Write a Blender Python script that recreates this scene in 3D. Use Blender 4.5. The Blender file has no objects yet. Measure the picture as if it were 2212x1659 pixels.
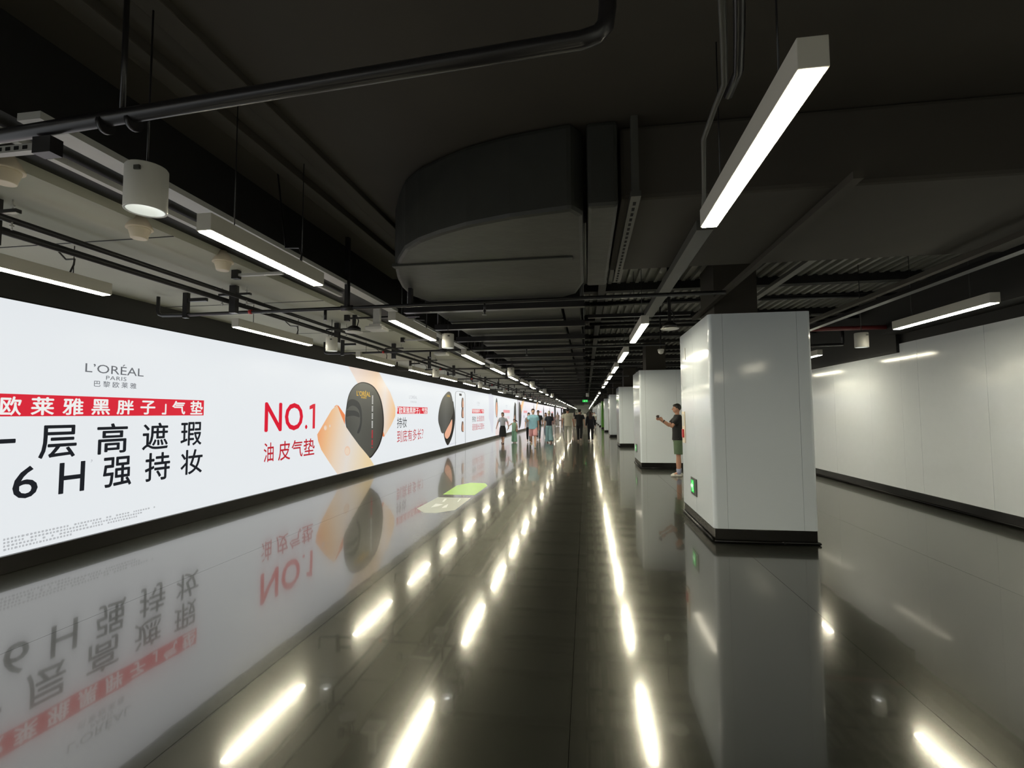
import bpy, bmesh, math, random
from mathutils import Vector, Matrix
random.seed(7)
S = bpy.context.scene
COL = S.collection

# ------------------------------------------------------------ camera, world, exposure
F = 1070.0; CX, CY = 1106.0, 829.5; EYE = 1.55
def _basis():
    roll = math.radians(0.3)
    u = (1266.0-CX)/F; v = -(893.0-CY)/F
    c, s = math.cos(roll), math.sin(roll)
    u0, v0 = u*c+v*s, -u*s+v*c
    n = math.sqrt(u0*u0+v0*v0+1)
    yaw = math.asin(u0/n); pit = math.atan2(-v0/n, 1/n)
    fwd = Vector((-math.sin(yaw)*math.cos(pit), math.cos(yaw)*math.cos(pit), math.sin(pit)))
    right = Vector((math.cos(yaw), math.sin(yaw), 0)); up = right.cross(fwd)
    return c*right - s*up, s*right + c*up, fwd
CR, CU, CF = _basis()
def ray(x, y): return CF + CR*((x-CX)/F) - CU*((y-CY)/F)
def onz(x, y, z): d = ray(x, y); return Vector((0, 0, EYE)) + d*((z-EYE)/d.z)
def onx(x, y, X): d = ray(x, y); return Vector((0, 0, EYE)) + d*(X/d.x)
def ony(x, y, Y): d = ray(x, y); return Vector((0, 0, EYE)) + d*(Y/d.y)

cam = bpy.data.objects.new('camera', bpy.data.cameras.new('camera'))
COL.objects.link(cam)
cam.matrix_world = Matrix(((CR.x, CU.x, -CF.x, 0), (CR.y, CU.y, -CF.y, 0), (CR.z, CU.z, -CF.z, EYE), (0, 0, 0, 1)))
cam.data.sensor_width = 36.0; cam.data.lens = 36.0*F/2212.0
cam.data.clip_start = 0.05; cam.data.clip_end = 400
S.camera = cam
S.view_settings.view_transform = 'Standard'; S.view_settings.look = 'None'
S.view_settings.gamma = 1.0; S.view_settings.use_curve_mapping = False
S.view_settings.exposure = 0.0
w = bpy.data.worlds.new('world'); S.world = w; w.use_nodes = True
w.node_tree.nodes['Background'].inputs[0].default_value = (0.02, 0.02, 0.02, 1)
w.node_tree.nodes['Background'].inputs[1].default_value = 0.2
S.cycles.max_bounces = 7; S.cycles.diffuse_bounces = 4; S.cycles.glossy_bounces = 5
S.cycles.sample_clamp_indirect = 4.0; S.cycles.caustics_reflective = True
LAMP = 62.0      # emission of the lamp diffusers
SCREEN = 0.83    # emission of the lit advertising screens

# ------------------------------------------------------------ materials
def mat(name, col, rough=0.5, metal=0.0, spec=0.5, noise=0.0, nscale=8.0, bump=0.0, bscale=30.0, coat=0.0, coat_rough=0.05, ior=1.5, emit=None, estr=0.0):
    m = bpy.data.materials.new(name); m.use_nodes = True
    nt = m.node_tree; b = nt.nodes['Principled BSDF']
    b.inputs['Base Color'].default_value = (*col, 1)
    b.inputs['Roughness'].default_value = rough; b.inputs['Metallic'].default_value = metal
    b.inputs['Specular IOR Level'].default_value = spec; b.inputs['IOR'].default_value = ior
    b.inputs['Coat Weight'].default_value = coat; b.inputs['Coat Roughness'].default_value = coat_rough
    if noise or bump:
        tc = nt.nodes.new('ShaderNodeNewGeometry')
    if noise:
        n = nt.nodes.new('ShaderNodeTexNoise'); n.inputs['Scale'].default_value = nscale; n.inputs['Detail'].default_value = 4
        nt.links.new(tc.outputs['Position'], n.inputs['Vector'])
        mx = nt.nodes.new('ShaderNodeMix'); mx.data_type = 'RGBA'
        mx.inputs[6].default_value = (*[c*(1-noise) for c in col], 1); mx.inputs[7].default_value = (*[min(1, c*(1+noise)) for c in col], 1)
        nt.links.new(n.outputs['Fac'], mx.inputs[0]); nt.links.new(mx.outputs[2], b.inputs['Base Color'])
    if bump:
        n2 = nt.nodes.new('ShaderNodeTexNoise'); n2.inputs['Scale'].default_value = bscale; n2.inputs['Detail'].default_value = 2
        nt.links.new(tc.outputs['Position'], n2.inputs['Vector'])
        bp = nt.nodes.new('ShaderNodeBump'); bp.inputs['Strength'].default_value = bump; bp.inputs['Distance'].default_value = 0.02
        nt.links.new(n2.outputs['Fac'], bp.inputs['Height']); nt.links.new(bp.outputs['Normal'], b.inputs['Normal'])
        if coat: nt.links.new(bp.outputs['Normal'], b.inputs['Coat Normal'])
    if emit:
        b.inputs['Emission Color'].default_value = (*emit, 1); b.inputs['Emission Strength'].default_value = estr
    return m
def lit(name, col, strength=SCREEN):     # a print on the backlit screen: it gives off its own light
    m = mat(name, tuple(c*0.03 for c in col), rough=0.35, spec=0.12, emit=col, estr=strength); return m
def lit_ramp(name, stops, p0, p1):       # a printed colour gradient between two points of the screen
    m = mat(name, (0.02, 0.02, 0.02), rough=0.35, emit=(1, 1, 1), estr=SCREEN)
    nt = m.node_tree; b = nt.nodes['Principled BSDF']
    g = nt.nodes.new('ShaderNodeNewGeometry')
    d = Vector((0, p1[0]-p0[0], p1[1]-p0[1])); L2 = d.length_squared
    sub = nt.nodes.new('ShaderNodeVectorMath'); sub.operation = 'SUBTRACT'; sub.inputs[1].default_value = (0, p0[0], p0[1])
    dot = nt.nodes.new('ShaderNodeVectorMath'); dot.operation = 'DOT_PRODUCT'; dot.inputs[1].default_value = d/L2
    r = nt.nodes.new('ShaderNodeValToRGB')
    els = r.color_ramp.elements
    while len(els) < len(stops): els.new(0.5)
    for e, (t, c) in zip(els, stops): e.position = t; e.color = (*c, 1)
    nt.links.new(g.outputs['Position'], sub.inputs[0]); nt.links.new(sub.outputs[0], dot.inputs[0])
    nt.links.new(dot.outputs['Value'], r.inputs[0]); nt.links.new(r.outputs[0], b.inputs['Emission Color'])
    return m
M = {}
def polished_floor():     # dark polished floor: a clear sealer with a sharp, a softer and a faint wide reflection
    m = bpy.data.materials.new('polished_dark_floor'); m.use_nodes = True
    nt = m.node_tree; nt.nodes.clear(); N = nt.nodes.new; L = nt.links.new
    out = N('ShaderNodeOutputMaterial'); geo = N('ShaderNodeNewGeometry')
    n2 = N('ShaderNodeTexNoise'); n2.inputs['Scale'].default_value = 2.4; n2.inputs['Detail'].default_value = 1.5
    bp = N('ShaderNodeBump'); bp.inputs['Strength'].default_value = 0.03; bp.inputs['Distance'].default_value = 0.02
    L(geo.outputs['Position'], n2.inputs['Vector']); L(n2.outputs['Fac'], bp.inputs['Height'])
    n1 = N('ShaderNodeTexNoise'); n1.inputs['Scale'].default_value = 1.3; n1.inputs['Detail'].default_value = 4
    L(geo.outputs['Position'], n1.inputs['Vector'])
    cr = N('ShaderNodeValToRGB'); cr.color_ramp.elements[0].color = (0.007, 0.0075, 0.006, 1); cr.color_ramp.elements[1].color = (0.013, 0.014, 0.011, 1)
    L(n1.outputs['Fac'], cr.inputs[0])
    df = N('ShaderNodeBsdfDiffuse'); L(cr.outputs[0], df.inputs['Color'])
    def gl(r, c=(1, 1, 1)):
        g = N('ShaderNodeBsdfGlossy'); g.inputs['Roughness'].default_value = r; g.inputs['Color'].default_value = (*c, 1)
        L(bp.outputs['Normal'], g.inputs['Normal']); return g
    sharp, soft, wide = gl(0.035, (1, 0.97, 1)), gl(0.13, (1, 0.98, 0.95)), gl(0.30, (1, 1, 0.84))
    m1 = N('ShaderNodeMixShader'); m1.inputs[0].default_value = FLOOR_SOFT; L(sharp.outputs[0], m1.inputs[1]); L(soft.outputs[0], m1.inputs[2])
    m2 = N('ShaderNodeMixShader'); m2.inputs[0].default_value = FLOOR_WIDE; L(m1.outputs[0], m2.inputs[1]); L(wide.outputs[0], m2.inputs[2])
    fr = N('ShaderNodeFresnel'); fr.inputs['IOR'].default_value = FLOOR_IOR; L(bp.outputs['Normal'], fr.inputs['Normal'])
    m3 = N('ShaderNodeMixShader'); L(fr.outputs[0], m3.inputs[0]); L(df.outputs[0], m3.inputs[1]); L(m2.outputs[0], m3.inputs[2])
    L(m3.outputs[0], out.inputs['Surface'])
    return m
FLOOR_SOFT, FLOOR_WIDE, FLOOR_IOR = 0.60, 0.17, 2.7
M['floor'] = polished_floor()
M['gap'] = mat('joint_black', (0.004, 0.004, 0.004), rough=0.9)
M['white_panel'] = mat('enamel_panel', (0.82, 0.86, 0.90), rough=0.12, bump=0.01, bscale=1.5, noise=0.02)
M['pillar_panel'] = mat('pillar_enamel', (0.77, 0.83, 0.88), rough=0.1, bump=0.008, bscale=1.5)
M['black_gloss'] = mat('black_skirting', (0.005, 0.0045, 0.004), spec=0.25, rough=0.2, noise=0.3, nscale=6, bump=0.03, bscale=5)
M['black'] = mat('black_paint', (0.008, 0.0076, 0.007), rough=0.6, noise=0.3, nscale=4)
M['pipe'] = mat('black_pipe', (0.013, 0.012, 0.013), rough=0.3, noise=0.2, nscale=10)
M['deck'] = mat('ceiling_deck', (0.17, 0.17, 0.15), rough=0.4, noise=0.25, nscale=3)
M['slab'] = mat('ceiling_slab', (0.048, 0.042, 0.033), rough=0.75, noise=0.25, nscale=1.2)
M['duct'] = mat('insulation_wrap', (0.026, 0.027, 0.023), rough=0.5, noise=0.25, nscale=5, bump=0.25, bscale=6)
M['soffit'] = mat('soffit_paint', (0.46, 0.46, 0.38), rough=0.7, noise=0.12, nscale=1.5)
M['strut'] = mat('grey_strut', (0.50, 0.50, 0.48), rough=0.4, metal=0.1, noise=0.1, nscale=10)
M['tray'] = mat('tray_grey', (0.06, 0.06, 0.052), rough=0.45, noise=0.15, nscale=6)
M['lamp_body'] = mat('lamp_housing', (0.55, 0.53, 0.47), rough=0.45)
M['lamp'] = mat('lamp_diffuser', (0.8, 0.8, 0.8), rough=0.5, emit=(1.0, 0.94, 0.72), estr=LAMP)
M['spot'] = mat('downlight_lens', (0.8, 0.8, 0.8), rough=0.4, emit=(0.95, 1.0, 0.95), estr=12.0)
M['white_metal'] = mat('white_metal', (0.62, 0.61, 0.57), rough=0.4)
M['chrome'] = mat('bright_reflector', (0.85, 0.85, 0.82), rough=0.35, metal=0.3)
M['beige'] = mat('beige_plastic', (0.78, 0.68, 0.53), rough=0.5)
M['red'] = mat('red_plastic', (0.55, 0.02, 0.02), rough=0.4)
M['red_pipe'] = mat('red_pipe', (0.16, 0.02, 0.02), rough=0.4)
M['green_sticker'] = mat('green_sticker', (0.33, 0.62, 0.06), rough=0.25)
M['white_sticker'] = mat('white_sticker', (0.42, 0.45, 0.38), rough=0.3)
M['white_ink'] = mat('white_ink', (0.75, 0.78, 0.75), rough=0.3)
M['sign_body'] = mat('sign_body', (0.05, 0.05, 0.045), rough=0.3, metal=0.3)
M['sign_green'] = mat('sign_green', (0.0, 0.3, 0.05), rough=0.4, emit=(0.02, 0.60, 0.08), estr=0.9)
M['sign_white'] = mat('sign_white', (0.6, 0.9, 0.6), rough=0.4, emit=(0.55, 1.0, 0.6), estr=1.0)
M['green_panel'] = mat('green_panel', (0.10, 0.33, 0.03), rough=0.2)
M['end_light'] = mat('end_wall', (0.75, 0.78, 0.62), rough=0.6)
M['end_dark'] = mat('end_dark', (0.08, 0.09, 0.07), rough=0.6)
M['scr'] = lit('lit_screen', (0.925, 0.965, 1.0))
M['scr_far'] = lit('lit_screen_far', (0.93, 0.90, 0.97))
M['ink'] = lit('print_black', (0.018, 0.02, 0.025))
M['grey_ink'] = lit('print_grey', (0.16, 0.17, 0.19))
M['pale_ink'] = lit('print_pale_grey', (0.62, 0.64, 0.68))
M['lilac'] = lit('print_pale_lilac', (0.82, 0.84, 0.92))
M['redink'] = lit('print_red', (0.80, 0.02, 0.045))
M['redink2'] = lit('print_dark_red', (0.58, 0.025, 0.04))
M['pinkink'] = lit('print_pink', (0.95, 0.42, 0.45))
M['whiteink'] = lit('print_white', (1, 1, 0.98))
M['gold'] = lit('print_gold', (0.85, 0.55, 0.10))
M['peach'] = lit('print_peach', (0.95, 0.50, 0.33))
M['orange'] = lit('print_orange', (0.93, 0.28, 0.10))
M['comp'] = lit('print_charcoal', (0.035, 0.037, 0.035))
M['comp_edge'] = lit('print_dark_edge', (0.015, 0.013, 0.012))
M['comp_hi'] = lit('print_charcoal_light', (0.06, 0.063, 0.06))

# ------------------------------------------------------------ mesh helpers
def box(bm, x0, x1, y0, y1, z0, z1):
    v = [bm.verts.new(p) for p in ((x0,y0,z0),(x1,y0,z0),(x1,y1,z0),(x0,y1,z0),(x0,y0,z1),(x1,y0,z1),(x1,y1,z1),(x0,y1,z1))]
    for f in ((0,3,2,1),(4,5,6,7),(0,1,5,4),(1,2,6,5),(2,3,7,6),(3,0,4,7)): bm.faces.new([v[i] for i in f])
def ring_frame(d):
    d = d.normalized(); a = Vector((0, 0, 1)) if abs(d.z) < 0.9 else Vector((1, 0, 0))
    u = d.cross(a).normalized(); return u, d.cross(u).normalized()
def cone(bm, p, q, r1, r2, n=12, cap=True):
    p, q = Vector(p), Vector(q); u, v = ring_frame(q-p); R = []
    for c, r in ((p, r1), (q, r2)):
        R.append([bm.verts.new(c + (u*math.cos(2*math.pi*i/n) + v*math.sin(2*math.pi*i/n))*r) for i in range(n)])
    for i in range(n):
        j = (i+1) % n
        f = bm.faces.new((R[0][i], R[0][j], R[1][j], R[1][i])); f.smooth = True
    if cap: bm.faces.new(R[0][::-1]); bm.faces.new(R[1])
def tube(bm, pts, r, n=8):
    pts = [Vector(p) for p in pts]; R = []
    for i, p in enumerate(pts):
        d = (pts[min(i+1, len(pts)-1)] - pts[max(i-1, 0)])
        u, v = ring_frame(d)
        if R:  # keep frames aligned
            pu = (R[-1][0].co - pts[i-1]).normalized(); dn = d.normalized()
            u = (pu - dn*pu.dot(dn)).normalized(); v = dn.cross(u)
        R.append([bm.verts.new(p + (u*math.cos(2*math.pi*k/n) + v*math.sin(2*math.pi*k/n))*r) for k in range(n)])
    for a, b in zip(R, R[1:]):
        for i in range(n):
            j = (i+1) % n; f = bm.faces.new((a[i], a[j], b[j], b[i])); f.smooth = True
    bm.faces.new(R[0][::-1]); bm.faces.new(R[-1])
def loft(bm, secs, n=20):       # secs: (z, rx, ry, cx, cy)
    R = []
    for z, rx, ry, cx, cy in secs:
        R.append([bm.verts.new((cx+rx*math.cos(2*math.pi*i/n), cy+ry*math.sin(2*math.pi*i/n), z)) for i in range(n)])
    for a, b in zip(R, R[1:]):
        for i in range(n):
            j = (i+1) % n; f = bm.faces.new((a[i], a[j], b[j], b[i])); f.smooth = True
    bm.faces.new(R[0][::-1]); bm.faces.new(R[-1])
def rev(bm, prof, n=32):     # open surface of revolution about z
    R = [[bm.verts.new((r*math.cos(2*math.pi*i/n), r*math.sin(2*math.pi*i/n), z)) for i in range(n)] for r, z in prof]
    for a, b in zip(R, R[1:]):
        for i in range(n):
            j = (i+1) % n; f = bm.faces.new((a[i], a[j], b[j], b[i])); f.smooth = True
def lathe(bm, prof, c=(0, 0, 0), n=24, cap=True):    # prof: (r, z)
    loft(bm, [(c[2]+z, max(r, 1e-4), max(r, 1e-4), c[0], c[1]) for r, z in prof], n)
def ball(bm, c, r, sub=2):
    mtx = Matrix.Translation(Vector(c)) @ Matrix.Diagonal((*(r if hasattr(r, '__len__') else (r, r, r)), 1))
    ret = bmesh.ops.create_icosphere(bm, subdivisions=sub, radius=1.0, matrix=mtx)
    for v in ret['verts']:
        for f in v.link_faces: f.smooth = True
def prism(bm, pts, z0, z1):
    a = [bm.verts.new((x, y, z0)) for x, y in pts]; b = [bm.verts.new((x, y, z1)) for x, y in pts]
    n = len(pts); bm.faces.new(a[::-1]); bm.faces.new(b)
    for i in range(n): bm.faces.new((a[i], a[(i+1) % n], b[(i+1) % n], b[i]))
def obj(name, bm, m, parent=None, bevel=0.0, recalc=True):
    if recalc: bmesh.ops.recalc_face_normals(bm, faces=bm.faces)
    me = bpy.data.meshes.new(name)
    if bevel:
        es = [e for e in bm.edges if len(e.link_faces) == 2 and e.calc_face_angle(0) > 0.6]
        bmesh.ops.bevel(bm, geom=es, offset=bevel, segments=2, affect='EDGES', profile=0.6)
    bm.to_mesh(me); bm.free()
    for mm in (m if isinstance(m, (list, tuple)) else [m]): me.materials.append(mm)
    o = bpy.data.objects.new(name, me); COL.objects.link(o)
    if parent: o.parent = parent
    return o
def mk(name, fn, m, parent=None, bevel=0.0):
    bm = bmesh.new(); fn(bm); return obj(name, bm, m, parent, bevel)
def bx(name, dims, m, parent=None, bevel=0.0):
    return mk(name, lambda b: box(b, *dims), m, parent, bevel)
def tag(o, label, cat, group=None, kind=None):
    o['label'] = label; o['category'] = cat
    if group: o['group'] = group
    if kind: o['kind'] = kind
    return o
def thing(name, label, cat, loc=(0, 0, 0), rz=0.0, group=None):
    o = bpy.data.objects.new(name, None); COL.objects.link(o); o.location = loc; o.rotation_euler.z = rz
    o.empty_display_size = 0.1
    return tag(o, label, cat, group)
def struct(o): o['kind'] = 'structure'; return o
def dup(root, loc, rz=None, label=None, group=None, parts=None, deep=True):
    r = root.copy(); COL.objects.link(r); r.location = loc
    if rz is not None: r.rotation_euler.z = rz
    if label: r['label'] = label
    if group: r['group'] = group
    for ch in list(root.children):
        if parts and not any(ch.name.startswith(p) for p in parts): continue
        c = ch.copy(); COL.objects.link(c); c.parent = r
        if deep:
            for g in list(ch.children):
                d = g.copy(); COL.objects.link(d); d.parent = c
    return r
ORD = ['nearest', 'second', 'third', 'fourth', 'fifth', 'sixth', 'seventh', 'eighth', 'ninth', 'tenth', 'eleventh', 'twelfth']

# ------------------------------------------------------------ the hall
XL, XR, Y0, Y1 = -5.69, 5.63, -10.0, 126.0
ZD, ZS = 3.74, 3.65          # deck height, near slab underside
fl = struct(bx('floor', (-5.9, 5.9, Y0, Y1, -0.25, -0.012), M['gap']))
js = [-5.9, -3.8, -1.95, -0.1, 1.75, 3.6, 5.9]
for a, b in zip(js, js[1:]):
    bx('floor_slab', (a+0.0015, b-0.0015, Y0, Y1, -0.012, 0.0), M['floor'], fl)
struct(bx('wall_back', (-5.9, 5.9, Y0-0.2, Y0, -0.2, ZD), M['white_panel']))
struct(bx('wall_left', (-6.0, XL-0.06, Y0, Y1, 0, ZD+0.3), M['black']))
wr = struct(bx('wall_right', (XR+0.03, 6.0, Y0, Y1, 0, ZD+0.3), M['black']))
edges = [7.93+1.46*k for k in range(-12, 2)] + [9.86] + [7.93+1.46*k for k in range(2, 44)]
wp_cache = {}
for a, b in zip(edges, edges[1:]):
    key = (a < 9.85, round(b-a, 2)); top = 2.78 if a < 9.85 else 2.62
    if key not in wp_cache:
        o = wp_cache[key] = bx('wall_panel', (0.0, 0.03, 0.002, b-a-0.002, 0.165, top), M['white_panel'], wr)
    else: o = wp_cache[key].copy(); COL.objects.link(o)
    o.location = (XR+random.uniform(-.001, .001), a, 0)
    o.rotation_euler.z = math.radians(random.uniform(-0.06, 0.06))
y = edges[-1]
far = bx('wall_panel_run', (XR, XR+0.03, y+0.003, Y1, 0.165, 2.62), M['white_panel'], wr)
struct(bx('baseboard_left', (XL-0.04, XL+0.012, Y0, Y1, 0, 0.172), M['black_gloss'], None, 0.006))
struct(bx('baseboard_right', (XR-0.006, XR+0.04, Y0, Y1, 0, 0.16), M['black_gloss'], None, 0.006))
mk('baseboard_ledge', lambda b: cone(b, (XR-0.006, Y0, 0.02), (XR-0.006, Y1, 0.02), 0.018, 0.018, 10), M['black_gloss'], bpy.data.objects['baseboard_right'])
# end of the hall: pale wall, dark stair flight
we = struct(bx('wall_end', (-5.9, 5.9, Y1, Y1+0.2, 0, ZD), M['end_light']))
bx('dark_panel', (-5.6, -2.7, Y1-0.3, Y1, 1.7, 2.7), M['end_dark'], we)
def stair(b):
    b2 = [(-0.3, 1.2), (1.2, 2.7), (2.9, 2.7), (2.9, 0.4), (1.2, 0.4)]
    a = [b.verts.new((x, Y1-1.2, z)) for x, z in b2]; c = [b.verts.new((x, Y1-0.05, z)) for x, z in b2]
    b.faces.new(a); b.faces.new(c[::-1])
    for i in range(5): b.faces.new((a[i], c[i], c[(i+1) % 5], a[(i+1) % 5]))
tag(mk('stair_flight', stair, M['end_dark']), 'dark sloping underside of a stair at the far end of the hall', 'stairs')

# ceiling: ribbed deck, near slab, beams
def deck(b):
    per = 0.15; x = -3.35; prof = []
    while x < 5.95:
        prof += [(x, ZD), (x+0.055, ZD), (x+0.07, ZD+0.05), (x+0.135, ZD+0.05)]; x += per
    for (xa, za), (xb, zb) in zip(prof, prof[1:]):
        vs = [b.verts.new(p) for p in ((xa, 5.3, za), (xb, 5.3, zb), (xb, Y1, zb), (xa, Y1, za))]; b.faces.new(vs)
ce = struct(bx('ceiling', (-6.0, 6.0, Y0, Y1, ZD+0.1, ZD+0.3), M['black']))
o = mk('ribbed_deck', deck, M['deck'], ce); o['kind'] = 'stuff'
bx('near_slab', (-3.3, -0.05, Y0, 7.25, ZS, ZS+0.2), M['slab'], ce)
bx('near_slab', (-0.05, 6.0, Y0, 5.42, ZS, ZS+0.2), M['slab'], ce)
def ridge(b): # folded drop along the near slab
    for x0, z in ((-2.55, 3.58), (-2.2, 3.60)):
        box(b, x0, x0+0.14, Y0, 6.9, z, ZS+0.01)
mk('slab_rib', ridge, M['slab'], ce, 0.01)
bx('side_beam', (-3.4, -2.95, Y0, Y1, 3.12, 3.7), M['black'], ce)
y = 8.45; k = 0
bmX = None
while y < 80:
    w_ = 0.12 if k % 2 else 0.2
    if bmX is None:
        bmX = {}
    key = k % 2
    if key not in bmX:
        o = bx('ceiling_beam', (-3.2, 5.9, 0, w_*0.8, 3.62 if key == 0 else 3.67, ZD+0.02), M['black'], ce); bmX[key] = o
    else:
        o = bmX[key].copy(); COL.objects.link(o)
    o.location = (0, y, 0)
    y += 1.35 if y < 40 else 2.4; k += 1
# soffit above the screen
so = struct(bx('trim_1', (XL-0.1, -3.4, Y0, Y1, 3.05, 3.2), M['soffit']))
yy = 1.2
seam0 = None
while yy < 50:
    if seam0 is None: seam0 = bx('soffit_seam', (XL-0.05, -3.4, 0, 0.012, 3.046, 3.051), M['black'], so); o = seam0
    else: o = seam0.copy(); COL.objects.link(o)
    o.location = (0, yy, 0); yy += 2.4
struct(bx('trim_2', (XR-0.35, XR+0.05, Y0, 9.85, 2.95, 3.72), M['black']))
struct(bx('trim_3', (XR-0.05, XR+0.05, 9.86, Y1, 2.625, 3.72), M['black']))

# ------------------------------------------------------------ advertising screens
SX = XL
def P(x, y): p = onx(x, y, SX); return p.y, p.z
def poly(name, pts, layer, m, parent, smooth=0, px=True):
    q = [P(*p) if px else p for p in pts]
    if smooth:
        n = len(q); out = []
        for i in range(n):
            p0, p1, p2, p3 = (Vector(q[(i+j-1) % n]) for j in range(4))
            for s in range(smooth):
                t = s/smooth
                out.append(0.5*((2*p1) + (-p0+p2)*t + (2*p0-5*p1+4*p2-p3)*t*t + (-p0+3*p1-3*p2+p3)*t**3))
        q = [(v.x, v.y) for v in out]
    X = SX + 0.0015*layer
    bm = bmesh.new(); vs = [bm.verts.new((X, a, b)) for a, b in q]
    f = bm.faces.new(vs); bm.normal_update()
    if f.normal.x < 0: f.normal_flip()
    bmesh.ops.triangulate(bm, faces=[f])
    return obj(name, bm, m, parent, recalc=False)
def text_mesh(s, bold=0.0, spacing=1.0):
    cu = bpy.data.curves.new('lettering', 'FONT'); cu.body = s; cu.resolution_u = 3
    cu.space_character = spacing
    o = bpy.data.objects.new('tmp', cu); COL.objects.link(o)
    dg = bpy.context.evaluated_depsgraph_get()
    me = bpy.data.meshes.new_from_object(o.evaluated_get(dg))
    bpy.data.objects.remove(o)
    if bold > 0:
        b = bmesh.new(); b.from_mesh(me); src = list(b.verts)+list(b.edges)+list(b.faces)
        for dx, dy in ((1, 0), (-1, 0), (0, 1), (0, -1)):
            r = bmesh.ops.duplicate(b, geom=src)
            bmesh.ops.translate(b, verts=[g for g in r['geom'] if isinstance(g, bmesh.types.BMVert)], vec=(dx*bold, dy*bold, 0.0001*(1+dx+2*dy)))
        b.to_mesh(me); b.free()
    return me
def glyph(s, x0, x1, yt, yb, m, parent, layer=4, bold=0.0, spacing=1.0, name='lettering', wall=True, ytR=None, ybR=None):
    """lettering s filling the box whose pixel corners on the screen plane are given (top/bottom at its centre)"""
    me = text_mesh(s, bold, spacing)
    xs = [v.co.x for v in me.vertices]; ys = [v.co.y for v in me.vertices]
    if not xs: return None
    ax, bx_, ay, by = min(xs), max(xs), min(ys), max(ys)
    yc = (yt+yb)/2; xc = (x0+x1)/2
    Ya, Yb = P(x0, yc)[0], P(x1, yc)[0]
    if ytR is None: zt, zb = P(xc, yt)[1], P(xc, yb)[1]
    else: zt, zb = (P(x0, yt)[1]+P(x1, ytR)[1])/2, (P(x0, yb)[1]+P(x1, ybR)[1])/2
    if abs(by-ay) < 0.12: # flat stroke such as the character one
        pass
    X = SX + 0.0015*layer
    for v in me.vertices:
        u = (v.co.x-ax)/max(bx_-ax, 1e-6); t = (v.co.y-ay)/max(by-ay, 1e-6)
        v.co = (X, Ya+(Yb-Ya)*u, zb+(zt-zb)*t)
    me.materials.clear(); me.materials.append(m)
    o = bpy.data.objects.new(name, me); COL.objects.link(o); o.parent = parent
    return o
s1 = thing('advertising_screen', 'long glowing white cosmetics advertising screen on the left wall, nearest section', 'screen')
bx('screen_panel', (SX-0.06, SX, Y0+0.1, 41.3, 0.18, 2.72), M['scr'], s1)
mk('screen_frame', lambda b: (box(b, SX-0.06, SX+0.008, Y0+0.05, 41.35, 2.72, 2.735), box(b, SX-0.06, SX+0.004, 41.3, 41.35, 0.172, 2.72)), M['black_gloss'], s1)
s2 = thing('advertising_screen', 'farther glowing advertising screen on the left wall behind the walking people', 'screen')
bx('screen_panel', (SX-0.06, SX, 41.45, Y1-2, 0.18, 2.70), M['scr_far'], s2)
mk('screen_frame', lambda b: (box(b, SX-0.06, SX+0.03, 41.4, Y1-2, 2.70, 2.76), box(b, SX-0.06, SX+0.004, 41.4, 41.45, 0.172, 2.70)), M['black_gloss'], s2)

A = lambda u, v: (u/2.593, 600+v/2.593)             # zoom frames used when reading the photograph
B = lambda u, v: (540+u/4.254, 720+v/4.254)
Cc = lambda u, v: (840+u/4.809, 780+v/4.809)
D = lambda u, v: (1000+u/8.508, 820+v/8.508)
E_ = lambda u, v: (700+u/7.9, 800+v/7.9)
# logo
glyph("L’ORÉAL", 183.5, 310, 782, 805, M['grey_ink'], s1, ytR=790, ybR=812.5)
glyph('PARIS', *[A(592, 0)[0], A(706, 0)[0]], A(0, 553)[1], A(0, 575)[1], M['grey_ink'], s1, spacing=1.1)
glyph('巴黎欧莱雅', A(524, 0)[0], A(762, 0)[0], A(0, 583)[1], A(0, 616)[1], M['grey_ink'], s1, spacing=1.5, bold=0.005)
# red bar
yb0 = P(440, 880)[0]
zt, zb = P(300, 859)[1], P(300, 898.6)[1]
bt, bb = (P(440, 864)[1]+P(20, 852)[1])/2, (P(440, 897)[1]+P(20, 900)[1])/2
poly('red_bar', [(2.95, bb), (yb0, bb), (yb0, bt), (2.95, bt)], 2, M['redink'], s1, px=False)
def gl(ch, u0, u1, v0, v1, m, bold=0.0, layer=4):
    glyph(ch, A(u0, 0)[0], A(u1, 0)[0], A(0, v0)[1], A(0, v1)[1], m, s1, layer=layer, bold=bold)
for ch, u0, u1, v0, v1 in (('欧', -2, 118, 664, 772), ('莱', 170, 302, 668, 770), ('雅', 348, 466, 674, 770), ('黑', 510, 615, 680, 768), ('胖', 652, 748, 684, 766), ('子', 784, 868, 688, 766), ('」', 905, 930, 706, 766), ('气', 962, 1036, 690, 766), ('垫', 1064, 1134, 690, 766)):
    gl(ch, u0, u1, v0, v1, M['whiteink'], 0.022)
glyph("「", -60, -30, 840, 870, M['whiteink'], s1, bold=0.02)
for ch, u0, u1, v0, v1 in (('一', -90, 85, 905, 930), ('层', 215, 428, 825, 1010), ('高', 540, 712, 815, 985), ('遮', 795, 940, 812, 962), ('瑕', 1010, 1128, 808, 940),
                           ('6', 68, 210, 1055, 1235), ('H', 328, 472, 1032, 1202), ('强', 575, 735, 1002, 1170), ('持', 810, 950, 978, 1135), ('妆', 1010, 1132, 962, 1100)):
    gl(ch, u0, u1, v0, v1, M['ink'], 0.006 if ch in '6H' else 0.012)
glyph('1', -35, -20, 1015, 1090, M['ink'], s1, bold=0.006)
gl('，', 505, 516, 1018, 1034, M['pale_ink'])
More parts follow.
